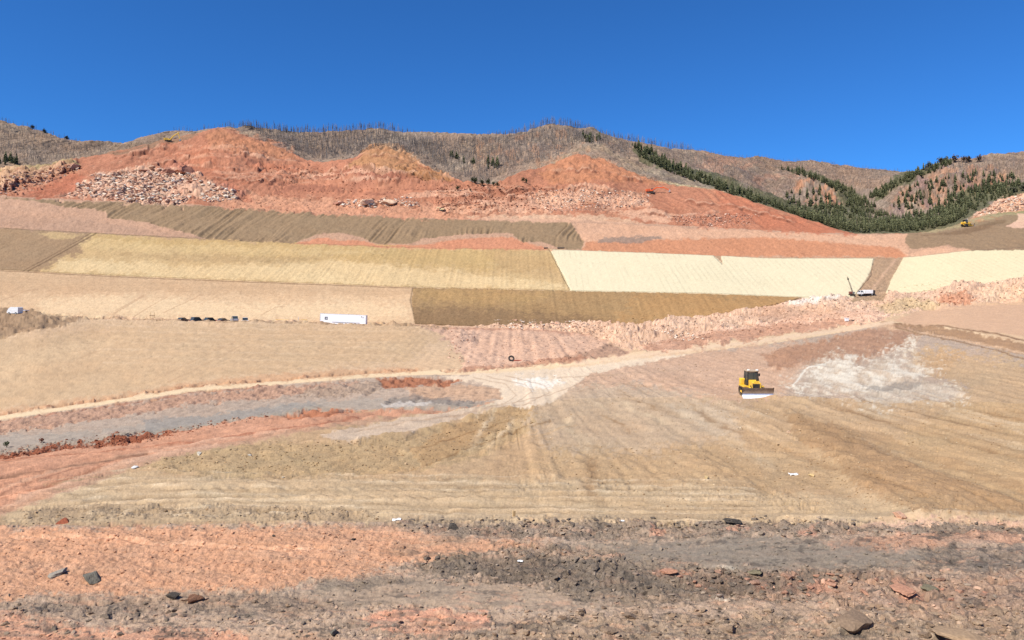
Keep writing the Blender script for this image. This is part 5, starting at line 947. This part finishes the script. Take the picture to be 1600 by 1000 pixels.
# drill rig and its support truck
def drill_rig(loc, rz):
    r = empty('drill_rig', loc, rz); tag(r, 'drill rig with a tall thin leaning mast beside a white truck on the pink berm', 'drill rig')
    for s in (-1, 1): track(r, -1.4, 1.4, s * .8, .4, .7)
    MB().box(-1.2, 1.0, -.6, .6, .6, 1.0).build('deck', M_blk, r); MB().box(-1.3, .1, -.7, .7, 1.0, 2.1).build('engine_housing', mat('rust_paint', alb(150, 92, 76), .6), r)
    m = MB(); L = 8.8; T = Vector((-.32, 0, .95)).normalized(); base = Vector((.6, 0, .9)); u = Vector((T.z, 0, -T.x)) * .16; v = Vector((0, .16, 0)); n = 14
    cs = [u + v, u - v, -u - v, -u + v]
    for c in cs: m.beam(base + c, base + T * L + c, .06, .06)
    for k in range(n):
        a = base + T * L * k / n; b = base + T * L * (k + 1) / n
        for q in range(4): m.beam(a + cs[q], b + cs[(q + 1) % 4], .035, .035)
    ma = m.build('mast', mat('mast_paint', alb(128, 104, 84), .6), r)
    MB().cyl(base + T * .5 + u * 2.2, base + T * 6 + u * 2.2, .05).build('drill_rod', M_gry, ma)
    MB().box(-.3, .3, -.3, .3, -.35, .35, Matrix.Translation(base + T * 7.6)).build('rotary_head', M_blk, ma)
    MB().beam((.2, 0, 1.2), tuple(base + T * 3.2), .1, .1).build('mast_brace', M_blk, r)
    return r
p = on(1331, 462); drill_rig(p + Vector((0, 0, -.05)), 0).scale = (.78,) * 3
def wheel(parent, x, y, rr=.42, wd=.28):
    w_ = MB().cyl((x, y - wd / 2, rr), (x, y + wd / 2, rr), rr, rr, 18).build('wheel', M_rub, parent); MB().cyl((x, y - wd / 2 - .012, rr), (x, y + wd / 2 + .012, rr), rr * .55, rr * .55, 14).build('rim', M_gry, w_); return w_
def box_truck(loc, rz, label):
    r = empty('truck', loc, rz); tag(r, label, 'truck')
    MB().box(-3.4, 3.2, -.5, .5, .55, .8).build('chassis', M_blk, r)
    c = MB().prism([(1.5, .7), (3.3, .7), (3.4, 1.4), (3.0, 1.55), (2.6, 2.3), (1.5, 2.3)], -1.1, 1.1).build('cab', M_wht, r)
    MB().prism([(3.02, 1.58), (2.66, 2.2), (2.62, 2.18), (2.98, 1.57)], -.95, .95).build('windshield', M_glass, c)
    for s in (-1, 1): MB().box(1.8, 2.6, s * 1.1 - .02, s * 1.1 + .02, 1.5, 2.15).build('side_window', M_glass, c); MB().box(3.36, 3.42, s * .8 - .12, s * .8 + .12, .95, 1.15).build('headlight', M_lamp, c)
    MB().box(-2.7, 1.3, -1.2, 1.2, .85, 2.5).build('cargo_box', M_wht, r); MB().box(-3.5, -2.75, -1.15, 1.15, .75, 2.4).build('rear_unit', M_blk, r)
    for x in (-2.2, 2.4):
        for s in (-1, 1): wheel(r, x, s * .95)
    return r
p = on(1353, 462); box_truck(p, R(178), 'white box truck parked right of the drill rig on the pink berm').scale = (.86,) * 3
# parked cars
def car(loc, rz, label, paint, suv=False, pickup=False):
    r = empty('parked_car', loc, rz); tag(r, label, 'car', 'cars parked along the berm'); T = 1.78 if suv or pickup else 1.48
    MB().prism([(-2.3, .35), (-2.35, .75), (-2.25, .98), (1.0, 1.0), (2.1, .86), (2.32, .68), (2.3, .35)], -.9, .9).build('body', paint, r)
    gh = [(-2.1, .97), (-1.6, T), (.1, T), (1.0, .98)] if suv else ([(-.9, .97), (-.75, T), (.35, T), (1.05, .98)] if pickup else [(-1.9, .96), (-1.2, T - .04), (-.1, T), (.95, .98)])
    MB().prism(gh, -.78, .78).build('window', M_glass, r); MB().prism([(gh[1][0] - .05, T - .02), (gh[1][0], T + .05), (gh[2][0], T + .05), (gh[2][0] + .08, T - .02)], -.76, .76).build('roof', paint, r)
    for s in (-1, 1):
        MB().box(2.2, 2.33, s * .65 - .16, s * .65 + .16, .62, .76).build('headlight', M_lamp, r); MB().box(-2.37, -2.28, s * .7 - .1, s * .7 + .1, .7, .9).build('tail_light', mat('tail_red', (.4, .02, .02), .3), r)
        for x in (-1.4, 1.4): wheel(r, x, s * .8, .34, .2)
    return r
M_cb = mat('car_black', (.02, .02, .025), .25, 0, .05, 1, 0, .6); M_cg = mat('car_grey', (.1, .11, .13), .25, .3, .05, 1, 0, .6); M_cs = mat('car_silver', (.55, .57, .6), .25, .4, .05, 1, 0, .6); M_cr = mat('car_maroon', (.12, .07, .07), .3, 0, .05, 1, 0, .6)
for x, m_, su, pk, rz, lab in ((286, M_cr, 0, 0, 75, 'dusty low dark car, leftmost in the row parked on the berm'), (308, M_cg, 1, 0, 60, 'dark grey car, second from the left in the parked row'), (329, M_cb, 1, 0, 60, 'black car in the middle of the parked row, roof highest of the dark ones'), (348, M_cr, 0, 0, 70, 'low dark car just left of the silver one in the parked row'), (365, M_cs, 1, 0, 120, 'silver car, second from the right in the parked row'), (382, M_wht, 0, 1, 115, 'white pickup with dark windows at the right end of the parked row')):
    i = int(np.searchsorted(xs, x)); j = int(np.nonzero(band == KI['K12'])[0][0]) + (4 if x > 355 else 9); car(Vector((X[j, i], Y[j, i], Z[j, i] - .02)), R(rz), lab, m_, su, pk)
# long white trailer
i = int(np.searchsorted(xs, 535)); j = int(np.nonzero(band == KI['K12'])[0][0]) + 4; pt = Vector((X[j, i], Y[j, i], Z[j, i]))
tr = empty('trailer', pt, R(-1)); tag(tr, 'long white trailer with a square grey emblem standing on the edge of the graded slope', 'trailer'); tr.rotation_euler = (0, R(2.3), R(-1))
M_tr = mat('trailer_white', (.84, .85, .88), .5, 0, .03, 1, 0, .3)
bx = MB().box(-7.2, 7.2, 0, 2.5, .55, 3.65, None, .04).build('box', M_tr, tr)
MB().box(-7.25, 7.25, -.03, 0, 3.6, 3.7).box(-7.25, 7.25, -.03, 0, .5, .6).box(-7.25, -7.12, -.03, 0, .6, 3.6).box(7.12, 7.25, -.03, 0, .6, 3.6).build('side_rail', M_gry if False else mat('rail_grey', (.6, .62, .66), .5), bx)
MB().box(-5.75, -4.85, -.045, -.003, 1.75, 1.92).box(-5.75, -4.85, -.045, -.003, 2.5, 2.67).box(-5.75, -5.55, -.045, -.003, 1.92, 2.5).box(-5.05, -4.85, -.045, -.003, 1.92, 2.5).box(-5.45, -5.35, -.045, -.003, 2.0, 2.42).box(-5.35, -5.18, -.045, -.003, 2.3, 2.42).box(-5.35, -5.18, -.045, -.003, 2.0, 2.1).build('emblem', mat('emblem_grey', (.12, .13, .14), .6), bx)
MB().box(-3.3, 5.3, -.04, -.003, 1.0, 1.17).build('stripe', mat('stripe_grey', (.25, .26, .28), .6), bx)
MB().box(5.7, 6.0, -.04, -.003, 2.95, 3.2).box(6.3, 6.4, -.04, -.003, 2.7, 3.1).box(6.15, 6.3, -.04, -.003, 2.7, 2.78).build('small_mark', mat('emblem_grey', (.12, .13, .14), .6), bx)
for x in (5.0, 6.1):
    for y in (.3, 2.2): wheel(tr, x, y, .5, .3)
for y in (.5, 2.0): MB().box(-5.2, -5.05, y - .08, y + .08, 0, .6).build('landing_leg', M_gry, tr)
MB().box(-3.0, -2.7, .2, .5, -.1, .55).build('support', M_wht, tr)
# white van and utility trailer on the left mound
p = on(19, 491) + Vector((0, 1.2, -.1)); v = empty('van', p, R(172)); tag(v, 'rounded white van partly sunk behind the brown mound at the left edge', 'van')
b = MB().prism([(-1.75, .35), (-1.8, 2.05), (-1.5, 2.2), (.6, 2.2), (1.3, 1.75), (1.8, 1.0), (1.85, .4)], -.95, .95).build('body', M_wht, v)
MB().prism([(.75, 2.06), (1.25, 1.7), (1.62, 1.22), (1.66, 1.26), (1.28, 1.78), (.78, 2.12)], -.8, .8).build('windshield', mat('hazy_glass', (.55, .6, .65), .2), b)
for x in (-1.1, 1.1):
    for s in (-1, 1): wheel(v, x, s * .85, .36, .22)
p = on(33, 489) + Vector((0, 1.0, -.1)); u = empty('utility_trailer', p, R(-6)); tag(u, 'low grey flatbed trailer just right of the white van', 'trailer')
MB().box(-1.1, 1.3, -.8, .8, .75, 1.0).build('bed', mat('pale_metal', (.6, .62, .7), .4, .3), u); MB().box(-1.15, -1.0, -.8, .8, .75, 1.6).build('headboard', M_gry, u)
for s in (-1, 1): wheel(u, .2, s * .95, .34, .2)
# small site things
p = on(238, 496); br = empty('barricade', p, 0); tag(br, 'small post-and-rail barricade alone on the berm left of the parked cars', 'barricade')
for x in (-.7, .7): MB().box(x - .05, x + .05, -.05, .05, -.2, 1.7).build('post', M_wood, br)
MB().box(-.9, .9, -.09, -.05, .55, .75).build('rail', mat('brown_wood', alb(150, 120, 96), .8), br)
for x, ln, lab in ((440, 2.2, 'yellow steel beam on the berm, the left one of two'), (472, 1.5, 'yellow steel beam on the berm beside the white post')):
    p = on(x, 501) + Vector((0, .8, -.1)); o = MB().box(-ln, ln, -.12, .12, 0, .08).box(-ln, ln, -.04, .04, .08, .38).box(-ln, ln, -.12, .12, .38, .46).build('steel_beam', M_yel); o.location = p; o.rotation_euler = (0, R(1), R(2)); tag(o, lab, 'beam')
def stake(px, py, h, label, m_=M_wood, wd=.07):
    p = on(px, py); o = MB().prism([(-wd, h), (wd, h), (wd, .0), (0, -.3), (-wd, 0)], -wd * .6, wd * .6).build('stake', m_); o.location = p; o.rotation_euler = (0, R(3), .4); return tag(o, label, 'stake')
stake(466, 501, 1.3, 'white post standing between the yellow beams', M_wht); stake(803, 807, .26, 'short pale wooden stake at the far edge of the near ground', M_wood, .06)
p = on(799, 564); t = bpy.data.objects.new('tire', bpy.data.meshes.new('tire')); bm = bmesh.new(); vs = []
for k in range(24):
    a = 2 * math.pi * k / 24; vs.append([bm.verts.new(((.75 + .28 * math.cos(2 * math.pi * q / 10)) * math.cos(a), (.75 + .28 * math.cos(2 * math.pi * q / 10)) * math.sin(a), .28 * math.sin(2 * math.pi * q / 10))) for q in range(10)])
for k in range(24):
    for q in range(10): bm.faces.new((vs[k][q], vs[(k + 1) % 24][q], vs[(k + 1) % 24][(q + 1) % 10], vs[k][(q + 1) % 10]))
bm.to_mesh(t.data); bm.free(); t.data.materials.append(M_rub); COL.objects.link(t); t.location = p + Vector((0, 0, .55)); t.rotation_euler = (R(62), .1, .2); t.scale = (.7,) * 3; tag(t, 'old dark tire leaning on the pink spill above the road', 'tire')
p = on(811, 564); o = MB().cyl((-1.1, 0, .12), (1.1, .3, .1), .12, .12, 10).build('pipe', mat('red_pipe', alb(190, 90, 70), .6)); o.location = p; tag(o, 'short red pipe lying beside the old tire', 'pipe')
p = on(1323, 502); o = MB().box(-.5, .5, -.4, .4, 0, .9).box(-.55, .55, -.45, .45, .9, 1.0).build('site_box', M_wht); o.location = p; tag(o, 'small white box standing on the pink rubble below the drill rig', 'box')
p = on(1330, 501); o = MB().cyl((-.2, 0, .15), (1.8, 0, .1), .12, .12, 10).build('pipe', M_blk); o.location = p; tag(o, 'black pipe lying right of the small white box', 'pipe')
for k, (x, lab) in enumerate(((853, 'dark roll lying at the upper corner of the cream blanket, leftmost of three'), (874, 'dark roll at the top edge of the cream blanket, middle one of three'), (879, 'dark roll at the top edge of the cream blanket, rightmost of three'))):
    p = on(x, 388.5); o = MB().cyl((-.9, 0, .3), (.9, 0, .3), .32, .32, 12).cyl((-.95, 0, .3), (.95, 0, .3), .08, .08, 8).build('blanket_roll', mat('dark_roll', alb(96, 86, 80), .9)); o.location = p; o.rotation_euler = (0, 0, .15 * k); tag(o, lab, 'roll')
def scrap(px, py, wpx, label, seed):
    p = on(px, py); s = wpx / F * p.y; n = 9; g = np.linspace(-.5, .5, n); A, Bq = np.meshgrid(g, g); Zt = fbm(A * 4 + seed, Bq * 4, seed, 3) * .16 + .12
    V = np.stack([A * s, Bq * s * .8, Zt * s], -1).reshape(-1, 3); ii = np.arange(n * n).reshape(n, n); Q = np.stack([ii[:-1, :-1], ii[:-1, 1:], ii[1:, 1:], ii[1:, :-1]], -1).reshape(-1, 4)
    o = np_mesh('plastic_scrap', V, Q, None, mat('white_plastic', (.82, .84, .86), .4), True); o.location = p; md = o.modifiers.new('t', 'SOLIDIFY'); md.thickness = .01; return tag(o, label, 'plastic scrap')
scrap(1240, 742, 14, 'white plastic scrap on the tan floor beside the yellow rock', 5); scrap(620, 813, 13, 'torn white plastic scrap at the back of the red soil band', 9); scrap(973, 814, 6, 'tiny white plastic scrap in the dark rubble strip', 14); scrap(813, 877, 9, 'crumpled white scrap in the dark clods left of centre', 17)
# shrubs
for x, y, wp, hp, cols, lab, n in ((10, 699, 9, 10, [(110, 112, 84), (92, 98, 70)], 'small green bush on the red berm at the left edge', 150), (65, 692, 8, 9, [(176, 120, 96), (158, 108, 88)], 'dry red-brown bush on the red berm', 140),
    (1582, 301, 13, 10, [(84, 84, 66), (100, 98, 78)], 'dark rounded shrub on the pink rubble hill, left one', 200), (1598, 298, 14, 10, [(84, 84, 66), (100, 98, 78)], 'dark rounded shrub on the pink rubble hill at the right edge', 200),
    (697, 301, 0, 0, None, '', 0)):
    if n: p = on(x, y); leafball('bush', p, wp / F * p.y, hp / F * p.y, cols, lab, 'bush', n, int(x))
small = [(738, 285, 9, 'leftmost of the six small pines along the saddle'), (743, 288, 12, 'second of the six small pines along the saddle, a broad one'), (753, 291, 12, 'third of the six small pines along the saddle, dark and dense'), (763, 290, 12, 'fourth and roundest of the six small pines along the saddle'), (771, 291, 8, 'fifth of the six small pines along the saddle, smallest'), (777, 294, 11, 'rightmost of the six small pines along the saddle'),
         (715, 298, 9, 'lone small pine on the red ledge left of the saddle row'), (735, 299, 5, 'tiny pine on the red ledge under the saddle row'), (817, 285, 9, 'left of two little pines on the flank of the right red hill'), (822, 287, 9, 'right of two little pines on the flank of the right red hill')]
for k, (x, y, h, lab) in enumerate(small):
    p = on(x, y); s = h / F * p.y; leafball('pine_tree', p, s * .72, s, [(70, 78, 52), (58, 66, 46), (86, 92, 60)], lab, 'pine tree', 150, 40 + k)
for k, (x, h, lab) in enumerate(((50, 8, 'round dark pine on the left skyline, leftmost of three'), (68, 7, 'round dark pine on the left skyline, middle of three'), (103, 8, 'round dark pine on the left skyline, rightmost of three'),
        (1452, 12, 'dark pine on the right skyline, leftmost of the rounded group'), (1470, 14, 'big rounded dark pine on the right skyline'), (1478, 12, 'narrow dark pine beside the big rounded one on the skyline'), (1492, 14, 'brownish rounded pine in the middle of the right skyline group'), (1506, 12, 'brownish rounded pine on the right end of the skyline group'), (1513, 12, 'thin brownish pine touching the right end of the skyline group'), (1530, 13, 'brownish pine standing apart at the right of the skyline group'))):
    p = tree_pos(x, None, True) if x < 1000 else at(x, float(np.interp(x, [1440, 1480, 1530, 1600], [264, 251, 250, 240])) + 3)[0]; s = h / F * p.y
    leafball('pine_tree', p - Vector((0, 0, s * .1)), s * .85, s, [(66, 70, 56), (56, 60, 50), (92, 80, 68)] if x < 1485 else [(104, 84, 76), (82, 72, 66)], lab, 'pine tree', 170, 60 + k)
for o in list(SC.objects):
    if o.type == 'EMPTY' and not o.children: bpy.data.objects.remove(o)
